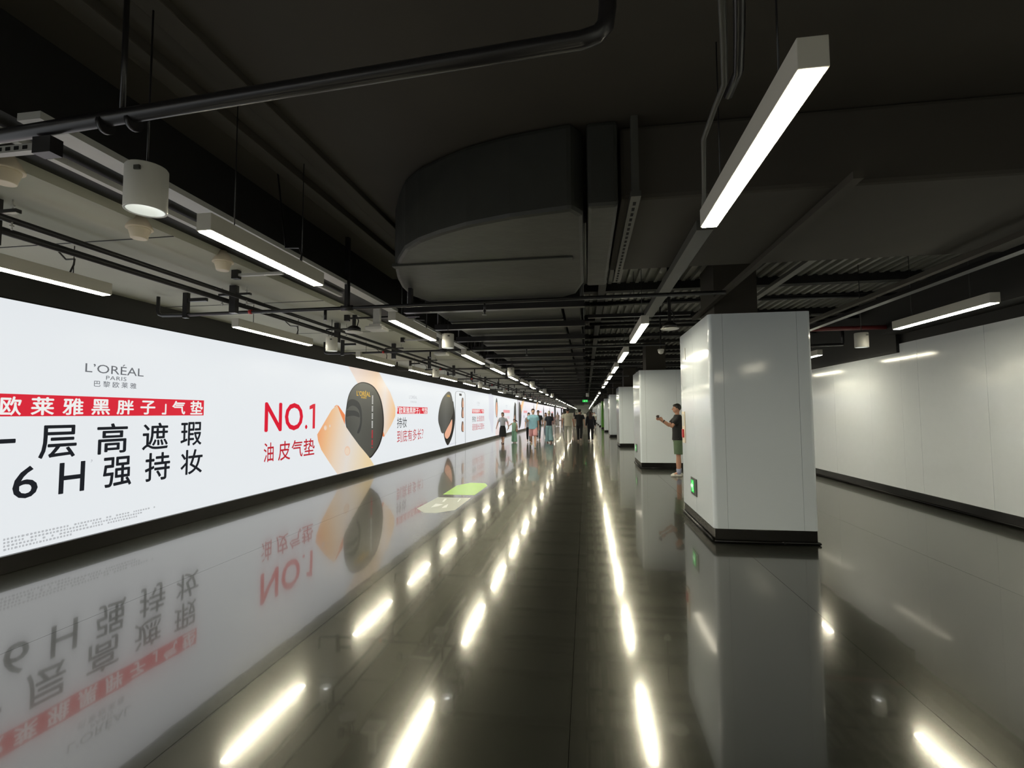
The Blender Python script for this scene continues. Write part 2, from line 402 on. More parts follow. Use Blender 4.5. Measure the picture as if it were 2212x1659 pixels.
# fine print: four rows of tiny strokes
def fine(b):
    rng = random.Random(3)
    for r in range(4):
        a_ = P(6, 1168+7.5*r); e_ = P(338, 1104)
        yv = a_[0]; z = a_[1]; end = (e_[0], e_[0]-0.25, e_[0]-0.3, e_[0]-1.1)[r]
        while yv < end:
            wv = rng.uniform(0.015, 0.03)
            for k in range(2):
                zz = z + k*0.010
                q = [(SX+0.004, yv, zz), (SX+0.004, yv+wv, zz), (SX+0.004, yv+wv, zz+0.005), (SX+0.004, yv, zz+0.005)]
                b.faces.new([b.verts.new(p) for p in q])
            b.faces.new([b.verts.new(p) for p in ((SX+0.004, yv+wv*.4, z-.004), (SX+0.004, yv+wv*.5, z-.004), (SX+0.004, yv+wv*.5, z+.02), (SX+0.004, yv+wv*.4, z+.02))])
            yv += wv + (0.012 if rng.random() < .93 else 0.06)
o = mk('fine_print', fine, lit('print_mid_grey', (0.33, 0.34, 0.36)), s1); o['kind'] = 'stuff'
# NO.1
for ch, u0, u1, v0, v1 in (('N', 132, 292, 636, 903), ('O', 318, 485, 640, 892), ('.', 503, 525, 840, 880)):
    glyph(ch, B(u0, 0)[0], B(u1, 0)[0], B(0, v0)[1], B(0, v1)[1], M['redink'], s1, bold=0.018)
poly('lettering', [B(*c) for c in ((546, 668), (578, 650), (598, 647), (594, 874), (572, 876), (575, 690), (545, 700))], 4, M['redink'], s1)
for ch, u0, u1, v0, v1 in (('油', 124, 215, 1005, 1182), ('皮', 257, 368, 990, 1166), ('气', 380, 482, 980, 1138), ('垫', 490, 592, 968, 1120)):
    glyph(ch, B(u0, 0)[0], B(u1, 0)[0], B(0, v0)[1], B(0, v1)[1], M['redink2'], s1, bold=0.008)
# ribbon behind, compact, ribbon in front
p0, p1 = P(*B(960, 500)), P(*B(1330, 700))
M['rib_back'] = lit_ramp('print_ribbon_back', [(0.0, (0.90, 0.76, 0.68)), (0.45, (0.93, 0.70, 0.50)), (0.7, (0.90, 0.80, 0.72)), (1.0, (0.97, 0.62, 0.32))], p0, p1)
zt_ = 2.72
def top_at(u, v): yy_, _ = P(*B(u, v)); return (yy_, zt_)
q = [top_at(905, 318), top_at(1185, 368)] + [P(*B(*c)) for c in ((1240, 460), (1290, 545), (1320, 630), (1337, 690), (1335, 760), (1300, 840), (1238, 945), (1215, 900), (1100, 640), (985, 452))]
poly('ribbon_print', q, 1, M['rib_back'], s1, px=False)
poly('ribbon_fold', [B(1210, 870), B(1228, 915), B(1236, 945), B(1226, 952), B(1208, 935)], 2, M['orange'], s1)
poly('ribbon_fold', [B(775, 672), B(795, 657), B(815, 668), B(845, 712), B(872, 750), B(872, 840), B(830, 790)], 2, M['orange'], s1)
comp = [E_(*c) for c in ((655, 200), (760, 222), (850, 280), (920, 380), (970, 500), (1002, 650), (1017, 800), (1017, 950), (1002, 1080), (980, 1180), (940, 1290), (880, 1390), (775, 1500), (640, 1400), (500, 1250), (410, 1080), (362, 900), (362, 760), (378, 620), (402, 480), (440, 370), (500, 280), (570, 225))]
poly('compact_print', comp, 3, M['comp_edge'], s1, smooth=4)
comp2 = [(c[0]-0.9, c[1]+0.3) for c in comp]
cxm = sum(c[0] for c in comp)/len(comp); cym = sum(c[1] for c in comp)/len(comp)
poly('compact_print_face', [(cxm+(c[0]-cxm)*0.955-1.0, cym+(c[1]-cym)*0.975) for c in comp], 4, lit_ramp('print_compact', [(0, (0.045, 0.047, 0.046)), (0.3, (0.075, 0.078, 0.07)), (0.75, (0.05, 0.052, 0.045)), (1, (0.03, 0.024, 0.022))], P(*E_(380, 700)), P(*E_(1000, 900))), s1, smooth=4)
def arc(pts, layer, m): poly('embossed_print', [E_(*c) for c in pts], layer, m, s1, smooth=4)
arc([(400, 540), (440, 500), (500, 495), (570, 530), (615, 600), (640, 720), (640, 900), (600, 1060), (560, 1060), (610, 900), (600, 720), (560, 640), (500, 605), (440, 615), (395, 660), (380, 640)], 5, M['comp_hi'])
arc([(378, 690), (450, 685), (530, 690), (590, 730), (600, 800), (560, 790), (500, 775), (430, 780), (372, 785)], 5, M['comp_hi'])
glyph("L’ORÉAL", E_(552, 0)[0], E_(788, 0)[0], E_(0, 338)[1], E_(0, 442)[1], M['gold'], s1, layer=6, bold=0.02)
glyph('PARIS', E_(628, 0)[0], E_(718, 0)[0], E_(0, 448)[1], E_(0, 482)[1], M['gold'], s1, layer=6, bold=0.02)
def vert_text(ytop, ybot, xpx, m, rows, name):
    Yc = P(xpx, (ytop+ybot)/2)[0]; z0, z1 = P(xpx, ytop)[1], P(xpx, ybot)[1]
    rng = random.Random(5)
    def f(b):
        for i in range(rows):
            if rng.random() < .12: continue
            za = z0+(z1-z0)*(i+.1)/rows; zb_ = z0+(z1-z0)*(i+.8)/rows; hw = 0.035
            X = SX+0.009
            for a, c, e, g in ((Yc-hw, za, Yc-hw*.3, zb_), (Yc+hw*.3, za, Yc+hw, zb_), (Yc-hw, (za+zb_)/2-.006, Yc+hw, (za+zb_)/2+.006)):
                b.faces.new([b.verts.new(v) for v in ((X, a, g), (X, e, g), (X, e, c), (X, a, c))])
    o = mk(name, f, m, s1); o['kind'] = 'stuff'
vert_text(854, 925, E_(820, 0)[0], M['whiteink'], 22, 'vertical_lettering')
vert_text(929, 968, E_(817, 0)[0], M['redink'], 13, 'vertical_lettering')
M['rib_front'] = lit_ramp('print_ribbon_front', [(0.0, (0.95, 0.42, 0.18)), (0.12, (0.94, 0.55, 0.28)), (0.32, (0.90, 0.72, 0.55)), (0.55, (0.86, 0.79, 0.72)), (1.0, (0.92, 0.72, 0.42))], P(*B(640, 900)), P(*B(1080, 1150)))
fr = [P(*B(*c)) for c in ((795, 657), (830, 745), (875, 855), (930, 935), (1000, 1030), (1060, 1100), (1100, 1150))] + [(P(*B(1137, 1208))[0], 0.18), (P(*B(800, 1290))[0], 0.18)] + [P(*B(*c)) for c in ((720, 1180), (650, 1070), (620, 985), (613, 930), (660, 850), (745, 705))]
poly('ribbon_print', fr, 8, M['rib_front'], s1, px=False)
for (u, v, r) in ((890, 1080, 26), (688, 868, 14), (730, 850, 8)):
    poly('water_drop_print', [B(u+r*math.cos(a), v+r*1.7*math.sin(a)) for a in [i*math.pi/6 for i in range(12)]], 9, lit('print_drop', (0.93, 0.66, 0.50)), s1, smooth=3)
    poly('water_drop_print', [B(u-2+r*.75*math.cos(a), v+4+r*1.2*math.sin(a)) for a in [i*math.pi/6 for i in range(12)]], 10, lit('print_drop_light', (0.94, 0.76, 0.60)), s1, smooth=3)
# panel B
glyph("L’ORÉAL", B(1462, 0)[0], B(1535, 0)[0], B(0, 566)[1], B(0, 602)[1], M['pale_ink'], s1)
glyph('巴黎欧莱雅', B(1474, 0)[0], B(1528, 0)[0], B(0, 622)[1], B(0, 640)[1], M['pale_ink'], s1, spacing=1.4)
def bar(x0, x1, yt, yb, m=None, txt=True, parent=None, layer=2):
    poly('red_bar', [(P(x0, 880)[0], (P(x0, yt)[1])), (P(x1, 880)[0], P(x0, yt)[1]), (P(x1, 880)[0], P(x0, yb)[1]), (P(x0, 880)[0], P(x0, yb)[1])], layer, m or M['redink'], parent or s1, px=False)
bar(B(1352, 0)[0], B(1630, 0)[0], B(0, 672)[1], B(0, 740)[1])
glyph('「欧莱雅黑胖子」气垫', B(1354, 0)[0], B(1628, 0)[0], B(0, 680)[1], B(0, 738)[1], M['whiteink'], s1, bold=0.015)
glyph('持妆', B(1350, 0)[0], B(1440, 0)[0], B(0, 772)[1], B(0, 868)[1], M['ink'], s1)
glyph('到底有多长？', B(1350, 0)[0], B(1592, 0)[0], B(0, 883)[1], B(0, 990)[1], M['redink2'], s1)
# open compact with the puff tray
lid = [Cc(*c) for c in ((615, 317), (640, 330), (655, 380), (665, 440), (668, 520), (650, 585), (610, 680), (570, 745), (545, 743), (528, 690), (512, 630), (512, 560), (525, 480), (550, 400), (580, 350))]
base = [Cc(*c) for c in ((660, 420), (675, 470), (685, 540), (684, 640), (665, 750), (640, 830), (612, 874), (592, 850), (576, 800), (570, 730), (600, 600))]
poly('compact_base_print', base, 3, M['comp_edge'], s1, smooth=4)
poly('powder_print', [Cc(*c) for c in ((655, 605), (655, 680), (635, 765), (607, 805), (586, 795), (578, 755), (600, 705), (630, 650))], 4, M['peach'], s1, smooth=4)
poly('compact_lid_print', lid, 5, lit_ramp('print_lid', [(0, (0.04, 0.04, 0.04)), (0.45, (0.085, 0.088, 0.085)), (1, (0.02, 0.02, 0.02))], P(*Cc(515, 600)), P(*Cc(668, 600))), s1, smooth=4)
glyph("L’ORÉAL", Cc(598, 0)[0], Cc(634, 0)[0], Cc(0, 345)[1], Cc(0, 372)[1], M['gold'], s1, layer=6, bold=0.02)
poly('soft_shadow_print', [Cc(600, 866), Cc(700, 842), Cc(705, 848), Cc(620, 878)], 2, M['lilac'], s1)
# phone outline with portraits
def outline(b):
    pts = [(689, 880), (688, 345), (694, 318), (712, 312), (765, 318), (785, 325), (793, 350), (795, 868)]
    q = [P(*Cc(*c)) for c in pts]
    X = SX+0.006; wd = 0.05
    cy_ = sum(v[0] for v in q)/len(q)
    inner = [(a + (wd if a < cy_ else -wd), min(z, max(zz[1] for zz in q)-0.02) ) for a, z in q]
    for i in range(len(q)-1):
        b.faces.new([b.verts.new(v) for v in ((X, *q[i]), (X, *q[i+1]), (X, *inner[i+1]), (X, *inner[i]))])
o = mk('phone_print', outline, M['ink'], s1)
poly('phone_camera_print', [Cc(730, 336), Cc(755, 340), Cc(755, 362), Cc(730, 358)], 4, M['ink'], s1)
for v in (380, 482, 625):
    poly('portrait_print', [Cc(752, v+60), Cc(757, v+10), Cc(765, v), Cc(773, v+12), Cc(777, v+70), Cc(774, v+108), Cc(755, v+104)], 4, lit('print_hair', (0.16, 0.09, 0.06)), s1, smooth=3)
    poly('portrait_face_print', [Cc(763, v+50), Cc(768, v+12), Cc(774, v+50), Cc(775, v+102), Cc(764, v+100)], 5, M['peach'], s1)
# panel C
for cx_, v0, v1, w_ in ((283, 402, 445, 40), (802, 462, 492, 26), (1150, 488, 510, 16)):
    par = s1 if cx_ < 1000 else s2
    glyph("L’ORÉAL", D(cx_-w_/1.5, 0)[0], D(cx_+w_/1.5, 0)[0], D(0, v0)[1], D(0, v1)[1], M['pale_ink'], par)
    glyph('巴黎欧莱雅', D(cx_-w_/2.2, 0)[0], D(cx_+w_/2.2, 0)[0], D(0, v1+18)[1], D(0, v1+30)[1], M['pale_ink'], par)
bar(D(168, 0)[0], D(384, 0)[0], D(0, 540)[1], D(0, 618)[1])
glyph('「欧莱雅黑胖子」气垫', D(170, 0)[0], D(380, 0)[0], D(0, 548)[1], D(0, 610)[1], M['whiteink'], s1, bold=0.02)
glyph('持妆', D(168, 0)[0], D(235, 0)[0], D(0, 672)[1], D(0, 778)[1], M['ink'], s1)
glyph('比语音到', D(255, 0)[0], D(387, 0)[0], D(0, 664)[1], D(0, 768)[1], M['redink2'], s1)
glyph('语音量长还要长', D(168, 0)[0], D(390, 0)[0], D(0, 805)[1], D(0, 920)[1], M['redink2'], s1)
poly('pale_figure_print', [D(*c) for c in ((468, 262), (520, 262), (560, 300), (570, 600), (560, 800), (545, 1000), (520, 940), (500, 800), (475, 700), (480, 500))], 2, M['lilac'], s1)
poly('slim_compact_print', [D(*c) for c in ((618, 335), (632, 400), (640, 520), (634, 640), (618, 700), (602, 620), (597, 500), (604, 390))], 3, M['comp'], s1, smooth=3)
poly('powder_print', [D(*c) for c in ((621, 410), (630, 470), (634, 560), (628, 650), (616, 680), (606, 600), (604, 520), (610, 440))], 4, M['peach'], s1, smooth=3)
poly('pink_wedge_print', [D(598, 970), D(640, 640), D(672, 1010), D(600, 1040)], 2, lit('print_blush', (0.95, 0.80, 0.78)), s1)
bar(D(742, 0)[0], D(860, 0)[0], D(0, 555)[1], D(0, 612)[1], M['pinkink'])
glyph('持妆 比通话', D(745, 0)[0], D(858, 0)[0], D(0, 670)[1], D(0, 730)[1], M['pinkink'], s1)
glyph('通话里还要长', D(745, 0)[0], D(858, 0)[0], D(0, 760)[1], D(0, 830)[1], M['pinkink'], s1)
# farther screen
poly('compact_print', [(41.7, 0.42), (41.7, 2.40), (42.3, 2.55), (43.0, 2.3), (43.5, 1.7), (43.4, 1.0), (42.9, 0.5), (42.3, 0.32)], 24, M['comp'], s2, smooth=2, px=False)
poly('compact_print', [(39.2, 0.5), (39.0, 1.3), (39.2, 2.1), (39.7, 2.5), (40.4, 2.35), (40.5, 0.4), (39.8, 0.3)], 3, M['comp'], s1, px=False)
poly('powder_print', [(39.4, 0.7), (39.3, 1.2), (39.6, 1.5), (39.8, 0.9), (39.7, 0.6)], 4, M['peach'], s1, px=False)
SX2 = SX
poly('ribbon_print', [D(1092, 380), D(1128, 380), D(1075, 620), D(1045, 690), D(1042, 560)], 2, M['rib_back'], s2)
poly('ribbon_fold', [D(1045, 470), D(1076, 460), D(1070, 540), D(1058, 580)], 3, M['orange'], s2)
bar(D(1115, 0)[0], D(1180, 0)[0], D(0, 570)[1], D(0, 612)[1], M['pinkink'], parent=s2)
glyph('持妆', D(1114, 0)[0], D(1130, 0)[0], D(0, 650)[1], D(0, 710)[1], M['ink'], s2)
glyph('到底有多', D(1138, 0)[0], D(1165, 0)[0], D(0, 720)[1], D(0, 780)[1], M['pinkink'], s2)
for cx_, v0, v1, h in ((1302, 440, 820, 8), (1482, 480, 760, 8), (1596, 490, 720, 3), (1737, 560, 700, 6)):
    poly('slim_compact_print', [D(cx_, v0), D(cx_+h, (v0*2+v1)/3), D(cx_+h, (v0+v1*2)/3), D(cx_, v1), D(cx_-h, (v0+v1*2)/3), D(cx_-h, (v0*2+v1)/3)], 3, M['comp'], s2)
poly('ribbon_print', [D(1362, 420), D(1380, 425), D(1352, 560), D(1338, 550)], 2, M['rib_back'], s2)
for u0, u1, v0, v1 in ((1408, 1442, 576, 608), (1625, 1660, 590, 612), (1805, 1870, 500, 515)):
    bar(D(u0, 0)[0], D(u1, 0)[0], D(0, v0)[1], D(0, v1)[1], M['pinkink'], parent=s2)
for u in (1680, 1802):
    yv = P(D(u, 0)[0], 890)[0]
    bx('dark_post', (SX-0.01, SX+0.25, yv-0.5, yv+0.5, 0.175, 2.7), M['sign_body'], s2)

# ------------------------------------------------------------ pillars
PX0, PX1, PD = 1.50, 2.67, 1.90
def pillar_root(loc, label):
    return thing('clad_pillar', label, 'pillar', loc, 0, 'white clad pillars in a row')
pw = PX1-PX0; r = 0.05
def corner(b, x, y, sx, sy):   # rounded corner trim
    L = 0.16; t = 0.02; n = 9; cx, cy = x+sx*r, y+sy*r
    out = [(x, y+sy*L)] + [(cx - sx*r*math.cos(a), cy - sy*r*math.sin(a)) for a in [i*math.pi/2/n for i in range(n+1)]] + [(x+sx*L, y)]
    inn = [(x+sx*L, y+sy*t), (x+sx*t, y+sy*t), (x+sx*t, y+sy*L)]
    prism(b, out+inn, 0.165, 2.76)
def make_pillar(loc, label, green=False):
    t = pillar_root(loc, label); pm = M['green_panel'] if green else M['pillar_panel']
    bx('core', (0.03, pw-0.03, 0.03, PD-0.03, 0.0, 2.75), M['black'], t); bx('upper_core', (0.3, pw-0.3, 0.9, PD-0.2, 2.75, 3.72), M['slab'], t)
    for x, y, sx, sy in ((0, 0, 1, 1), (pw, 0, -1, 1), (0, PD, 1, -1), (pw, PD, -1, -1)):
        mk('corner_panel', lambda b: corner(b, x, y, sx, sy), pm, t)
    bx('face_panel', (0.163, pw-0.163, 0.001, 0.02, 0.165, 2.76), pm, t); bx('face_panel', (0.163, pw-0.163, PD-0.02, PD-0.001, 0.165, 2.76), pm, t)
    for x0 in (0.001, pw-0.02):
        bx('face_panel', (x0, x0+0.019, 0.163, PD/2-0.002, 0.165, 2.76), pm, t); bx('face_panel', (x0, x0+0.019, PD/2+0.002, PD-0.163, 0.165, 2.76), pm, t)
    bx('base', (0.015, pw-0.015, 0.015, PD-0.015, 0.0, 0.165), M['black_gloss'], t, 0.01)
    def lip(b): tube(b, [(0, 0, .018), (pw/2, 0, .018), (pw, 0, .018), (pw, PD/2, .018), (pw, PD, .018), (pw/2, PD, .018), (0, PD, .018), (0, PD/2, .018), (0, 0.02, .018)], 0.017, 8)
    mk('base_lip', lip, M['black_gloss'], t)
    return t
pys = [6.32, 14.35, 23.3, 32.7, 41.6, 50.0, 58.5, 67.0, 75.5, 84.0, 92.5, 101.0, 109.5, 118.0]
plab = ['large white clad pillar nearest the camera on the right', 'white clad pillar directly behind the man photographing', 'third white clad pillar from the camera', 'fourth white clad pillar from the camera', 'fifth white clad pillar from the camera',
        'green clad pillar in the row of white ones', 'first white pillar beyond the green one']
p1_ = make_pillar((PX0, pys[0], 0), plab[0])
for i, py in enumerate(pys[1:], 1):
    if i == 5:
        g_ = make_pillar((PX0, py, 0), plab[5], True); continue
    lab = plab[i] if i < len(plab) else 'small distant white clad pillar far beyond the green one'
    dup(p1_, (PX0, py, 0), label=lab, group='white clad pillars in a row')
dup(p1_, (PX0, -1.8, 0), label='white clad pillar beside and behind the camera', group='white clad pillars in a row')
# things on the side of the first two pillars
def on_side(name, label, cat, y, z):
    return thing(name, label, cat, (PX0, y, z))
t = on_side('fire_call_point', 'white plate with a red call button on the nearest pillar', 'alarm', 8.0, 1.33)
bx('back_plate', (-0.014, -0.001, -0.10, 0.10, -0.24, 0.24), M['beige'], t, 0.003)
bx('label_panel', (-0.018, -0.013, -0.07, 0.07, 0.02, 0.20), M['white_metal'], t)
mk('button', lambda b: (box(b, -0.032, -0.013, -0.05, 0.05, -0.16, -0.03)), M['red'], t, 0.006)
def exit_plate(y, z, lab):
    t = on_side('exit_plate', lab, 'sign', y, z)
    bx('plate', (-0.012, -0.001, -0.18, 0.18, -0.12, 0.12), M['sign_body'], t, 0.003)
    bx('lit_panel', (-0.015, -0.011, -0.02, 0.14, -0.085, 0.085), M['sign_green'], t)
    def arrow(b):
        q = [(0.17, 0), (0.10, .045), (0.10, .015), (0.02, .015), (0.02, -.015), (.10, -.015), (.10, -.045)]
        vs = [b.verts.new((-0.0165, a, c)) for a, c in q]; b.faces.new(vs)
    mk('arrow', arrow, M['sign_white'], t)
    def runner(b):
        ball(b, (-0.0165, 0.03, 0.055), (0.001, .014, .014), 1)
        for a, c, e, g in ((.03, .04, .02, -.01), (.02, -.01, .05, -.03), (.05, -.03, .045, -.07), (.02, -.01, -.005, -.06), (.03, .03, .07, .02), (.03, .03, 0, .01)):
            d = Vector((0, e-a, g-c)).normalized(); n = Vector((0, -d.z, d.y))*0.006
            vs = [b.verts.new(Vector((-0.0163, a, c))+n), b.verts.new(Vector((-0.0163, e, g))+n), b.verts.new(Vector((-0.0163, e, g))-n), b.verts.new(Vector((-0.0163, a, c))-n)]
            b.faces.new(vs)
    mk('running_figure', runner, M['sign_white'], t)
exit_plate(7.38, 0.51, 'small green lit exit plate low on the nearest pillar')
exit_plate(15.5, 0.50, 'small green lit exit plate low on the second pillar')
t = on_side('wall_socket', 'thin grey slot plate high on the nearest pillar', 'fitting', 7.78, 2.44)
bx('slot_plate', (-0.008, -0.001, -0.02, 0.02, -0.09, 0.09), M['strut'], t)

# ------------------------------------------------------------ linear lamps
def make_lamp(loc, L, top, label, group, wires=True):
    if top > 3.1: top = 3.65 if loc[1]+L < 7.2 else 3.78
    t = thing('linear_lamp', label, 'lamp', loc, 0, group)
    bx('housing', (-0.05, 0.05, 0, L, 0.006, 0.115), M['lamp_body'], t, 0.003)
    bx('diffuser', (-0.042, 0.042, 0.012, L-0.012, 0.0, 0.0059), M['lamp'], t)
    if wires:
        pass
    if True:
        for f in (0.2, 0.8): mk('hanging_wire', lambda b: cone(b, (0, L*f, 0.115), (0, L*f, top-loc[2]), 0.004, 0.004, 6), M['pipe'], t)
        if wires and loc[0] < 0: mk('power_cable', lambda b: tube(b, [(0, L*.78, .115), (0.0, L*.8, .2), (-0.05, L*.83, .27), (-0.2, L*.86, .29), (-.3, L*.87, top-loc[2])], 0.008, 6), M['pipe'], t)
    return t
ZL = 2.68
rows = {
 'A': (-4.45, 3.05, [(2.4, 4.0), (5.72, 7.48), (9.2, 11.0), (12.15, 13.8), (14.95, 16.7), (17.85, 19.6)], 'above the screen', 'linear lamps above the screen'),
 'B': (-2.31, 3.65, [(2.67, 4.0), (5.66, 7.32), (9.22, 11.03), (12.11, 13.95), (14.97, 16.7), (17.85, 19.6)], 'beside the big duct', 'linear lamps beside the big duct'),
 'C': (0.76, 3.65, [(1.70, 3.12), (6.43, 8.14), (9.43, 11.22), (12.35, 14.18), (15.25, 17.0), (18.2, 19.9)], 'left of the pillars', 'linear lamps left of the pillars'),
 'D': (4.25, 3.65, [(5.81, 7.49), (10.6, 12.2), (14.9, 16.5), (18.0, 19.6)], 'beside the right wall', 'linear lamps beside the right wall'),
}
for key, (X, top, seg, where, grp) in rows.items():
    base_ = None
    for i, (a, b_) in enumerate(seg):
        lab = '%s glowing white linear lamp from the camera in the row %s' % (ORD[i], where)
        if key in 'CD' and i == 0: lab = 'large bright linear lamp overhead at upper right' if key == 'C' else 'bright linear lamp hanging near the right wall, right of the nearest pillar'
        xx = X if not (key == 'D' and i == 1) else 4.62
        tl = make_lamp((xx, a, ZL), b_-a, top, lab, grp)
        base_ = tl
    y = 21.3; L = 1.25; n_ = 0
    tf = None
    while y < 122:
        if tf is None: tf = make_lamp((X, y, ZL), L, top, 'small distant glowing linear lamp far down the row '+where, grp, False)
        else: dup(tf, (X, y, ZL), label='small distant glowing linear lamp far down the row '+where)
        y += 3.9; n_ += 1
        if (n_*7+len(key)+ord(key)) % 5 == 0: y += 2.6
    if key != 'A': tb = make_lamp((X, -8.9, ZL), 1.6, 3.65, 'linear lamp behind the camera in the row '+where, grp)
    for y in (-1.6, -5.2):       # the rows go on behind the camera
        dup(tl if key == 'A' else tb, (X, y, ZL), label='linear lamp behind the camera in the row '+where)

# ------------------------------------------------------------ big air duct with elbow
M['wrap_dark'] = M['duct']
tr = thing('insulated_air_duct', 'big dark insulated duct with rounded elbow over the hall centre', 'duct')
elbow = [(0.0, 5.5), (0.0, 3.6), (-0.08, 3.47), (-0.54, 3.55), (-0.9, 3.66), (-1.14, 3.78), (-1.38, 3.93), (-1.56, 4.10), (-1.72, 4.36), (-1.87, 4.65), (-1.98, 4.98), (-2.07, 5.35), (-2.11, 5.75), (-2.0, 6.12), (-0.3, 6.2), (-0.1, 6.0)]
mk('elbow', lambda b: prism(b, elbow, 3.0, ZS-0.01), M['duct'], tr, 0.035)
bx('elbow_seam', (-1.85, -0.1, 4.52, 4.60, 2.985, 3.02), M['duct'], tr, 0.006)
bx('collar', (0.03, 0.25, 3.5, 5.72, 3.02, ZS-0.005), M['duct'], tr, 0.03)
bx('cross_run', (0.27, 5.5, 3.6, 5.42, 3.1, ZS-0.005), M['slab'], tr, 0.03)
tr2 = thing('straight_air_duct', 'long dark insulated duct with flanged joints receding over the hall centre', 'duct')
y = 6.3; k = 0; sec = None; hg = None
while y < 90:
    Ls = 1.22
    if sec is None: sec = bx('duct_section', (-2.12, -0.32, 0, Ls, 3.0, 3.55), M['duct'], tr2, 0.03); o = sec
    else: o = sec.copy(); COL.objects.link(o)
    o.location = (random.uniform(-.01, .01), y, random.uniform(-.01, .01))
    y += 1.26; k += 1
hr = []
for i, yh in enumerate([6.2, 7.55, 8.85, 10.2, 11.6, 13.1, 14.6, 16.1, 17.6, 19.1, 21, 23, 25, 27, 29.5, 32, 35, 38, 43.5, 47]):
    if not hr:
        t = thing('duct_hanger', 'dark strut hanger under the big duct, nearest one at the elbow', 'bracket', (0, yh, 0), 0, 'strut hangers under the big duct')
        bx('strut', (-2.35, 0.0, -0.05, 0.05, 2.88, 2.965), M['pipe'], t)
        for x in (-2.3, -0.025): mk('hanger_rod', lambda b: cone(b, (x, 0, 2.95), (x, 0, 3.72), 0.02, 0.02, 6), M['pipe'], t)
        hr.append(t)
    else:
        lab = '%s strut hanger under the big duct from the camera' % ORD[i] if i < 8 else 'distant strut hanger under the far big duct'
        hr.append(dup(hr[0], (0, yh, 0), label=lab))
# dark longitudinal beam right of the duct
tag(bx('black_cable_tray', (-0.28, -0.06, 6.4, 41, 2.98, 3.35), M['black']), 'black cable tray running along the right edge of the big duct', 'tray')
# narrow wrapped duct and slotted channel
t = thing('slotted_channel', 'slotted steel channel clamped around the dark duct right of its collar', 'channel')
bx('channel', (0.33, 0.40, 3.45, 5.75, 3.055, 3.095), M['tray'], t)
bx('upright', (0.34, 0.39, 3.47, 3.52, 3.08, ZS), M['tray'], t); bx('upright', (0.34, 0.39, 5.68, 5.73, 3.08, ZS), M['tray'], t)
def slots(b):
    y = 3.55
    while y < 5.7: box(b, 0.355, 0.375, y, y+0.05, 3.052, 3.056); y += 0.1
mk('slots', slots, M['gap'], t)['kind'] = 'stuff'
tag(bx('cable_channel', (0.22, 0.34, 7.4, 70, 3.53, 3.575), M['black']), 'straight black channel under the far ceiling, left of the lamp row', 'channel')
tag(mk('cable_raceway', lambda b: (box(b, 0.86, 0.985, 3.9, 7.4, 2.95, 3.03), box(b, 0.88, 0.965, 7.4, 8.2, 2.93, 2.99)), M['tray'], None, 0.004), 'grey boxed raceway leading to the second lamp left of the pillars', 'raceway')
kp = [onz(1517, 488, 3.0), onz(1521, 420, 3.0), onz(1520, 300, 3.0), onz(1545, 230, 3.0), onz(1565, 180, 3.0), onz(1563, 90, 3.0), onz(1559, 0, 3.0)]
kp.append(kp[-1]+(kp[-1]-kp[-2])*3)
tag(mk('bent_conduit', lambda b: tube(b, kp, 0.014, 8), M['tray']), 'thin bent grey conduit left of the bright overhead lamp', 'conduit')
tag(mk('black_conduit', lambda b: tube(b, [p+Vector((0.06, 0, 0.05)) for p in kp[3:]], 0.022, 8), M['pipe']), 'black conduit running beside the bent grey one at the top', 'conduit')
for i, (x, z, y0, y1, w_, lab) in enumerate(((1.70, 3.03, 3.35, 8.2, 0.065, 'flat grey conduit strip right of the overhead lamp'), (2.75, 3.42, 5.6, 11.0, 0.1, 'short grey strip crossing the ribbed deck'),
                                       (3.55, 2.98, 4.2, 12, 0.07, 'long thin grey rail running towards the right wall lamps'), (3.85, 2.98, 4.0, 12, 0.10, 'wider dark rail beside the thin grey rail at right'), (1.2, 3.42, 5.6, 10.5, .05, 'thin bright rod above the disc speaker'))):
    tag(bx('ceiling_rail', (x, x+w_, y0, y1, z, z+0.05), (M['slab'], M['deck'], M['slab'], M['pipe'], M['deck'])[i]), lab, 'rail')
# strips beside the soffit
for i, (x, w_, z, segs, lab) in enumerate(((-3.12, 0.045, 3.06, ((-3, 2.33), (2.4, 5.9), (9.6, 12.5), (14, 17)), 'thin bright steel rail'), (-2.86, 0.14, 3.06, ((-3, 1.86), (2.05, 6.9), (7.6, 13), (13.6, 22), (23, 34)), 'broad pale steel rail'))):
    for j, (a, b_) in enumerate(segs):
        tag(bx('steel_rail', (x, x+w_, a, b_, z, z+0.04), M['strut']), '%s left of the duct, %s piece from the camera' % (lab, ORD[j]), 'rail', 'steel rails beside the soffit')

# ------------------------------------------------------------ pipes
t = thing('overhead_pipe', 'thick black pipe crossing the top left of the view', 'pipe')
mk('pipe', lambda b: tube(b, [(-5.6, 2.12, 2.9), (-2.5, 1.938, 2.923), (0.0, 1.791, 2.942), (0.06, 1.788, 2.955), (0.09, 1.786, 2.985), (0.10, 1.785, 3.05), (0.10, 1.785, 3.65)], 0.033, 16), M['pipe'], t)
for x in (-2.2, -2.05): mk('clamp', lambda b: cone(b, (x, 1.925, 2.9), (x+0.02, 1.924, 2.9), 0.042, 0.042, 16), M['pipe'], t)
mk('drop_rod', lambda b: cone(b, (-2.1, 1.92, 2.93), (-2.1, 1.92, 3.65), 0.012, 0.012, 8), M['pipe'], t)
jb = onz(103, 318, 2.84); bx('joint_box', (jb.x-0.05, jb.x+0.05, jb.y-0.03, jb.y+0.03, 2.80, 2.88), M['pipe'], t)
t = thing('perforated_strut', 'pale perforated strut below the thick black pipe at far left', 'strut')
pa = onz(85, 320, 3.0)
mk('strut', lambda b: box(b, -4.3, pa.x, pa.y-0.02, pa.y+0.02, 2.98, 3.02), M['strut'], t)
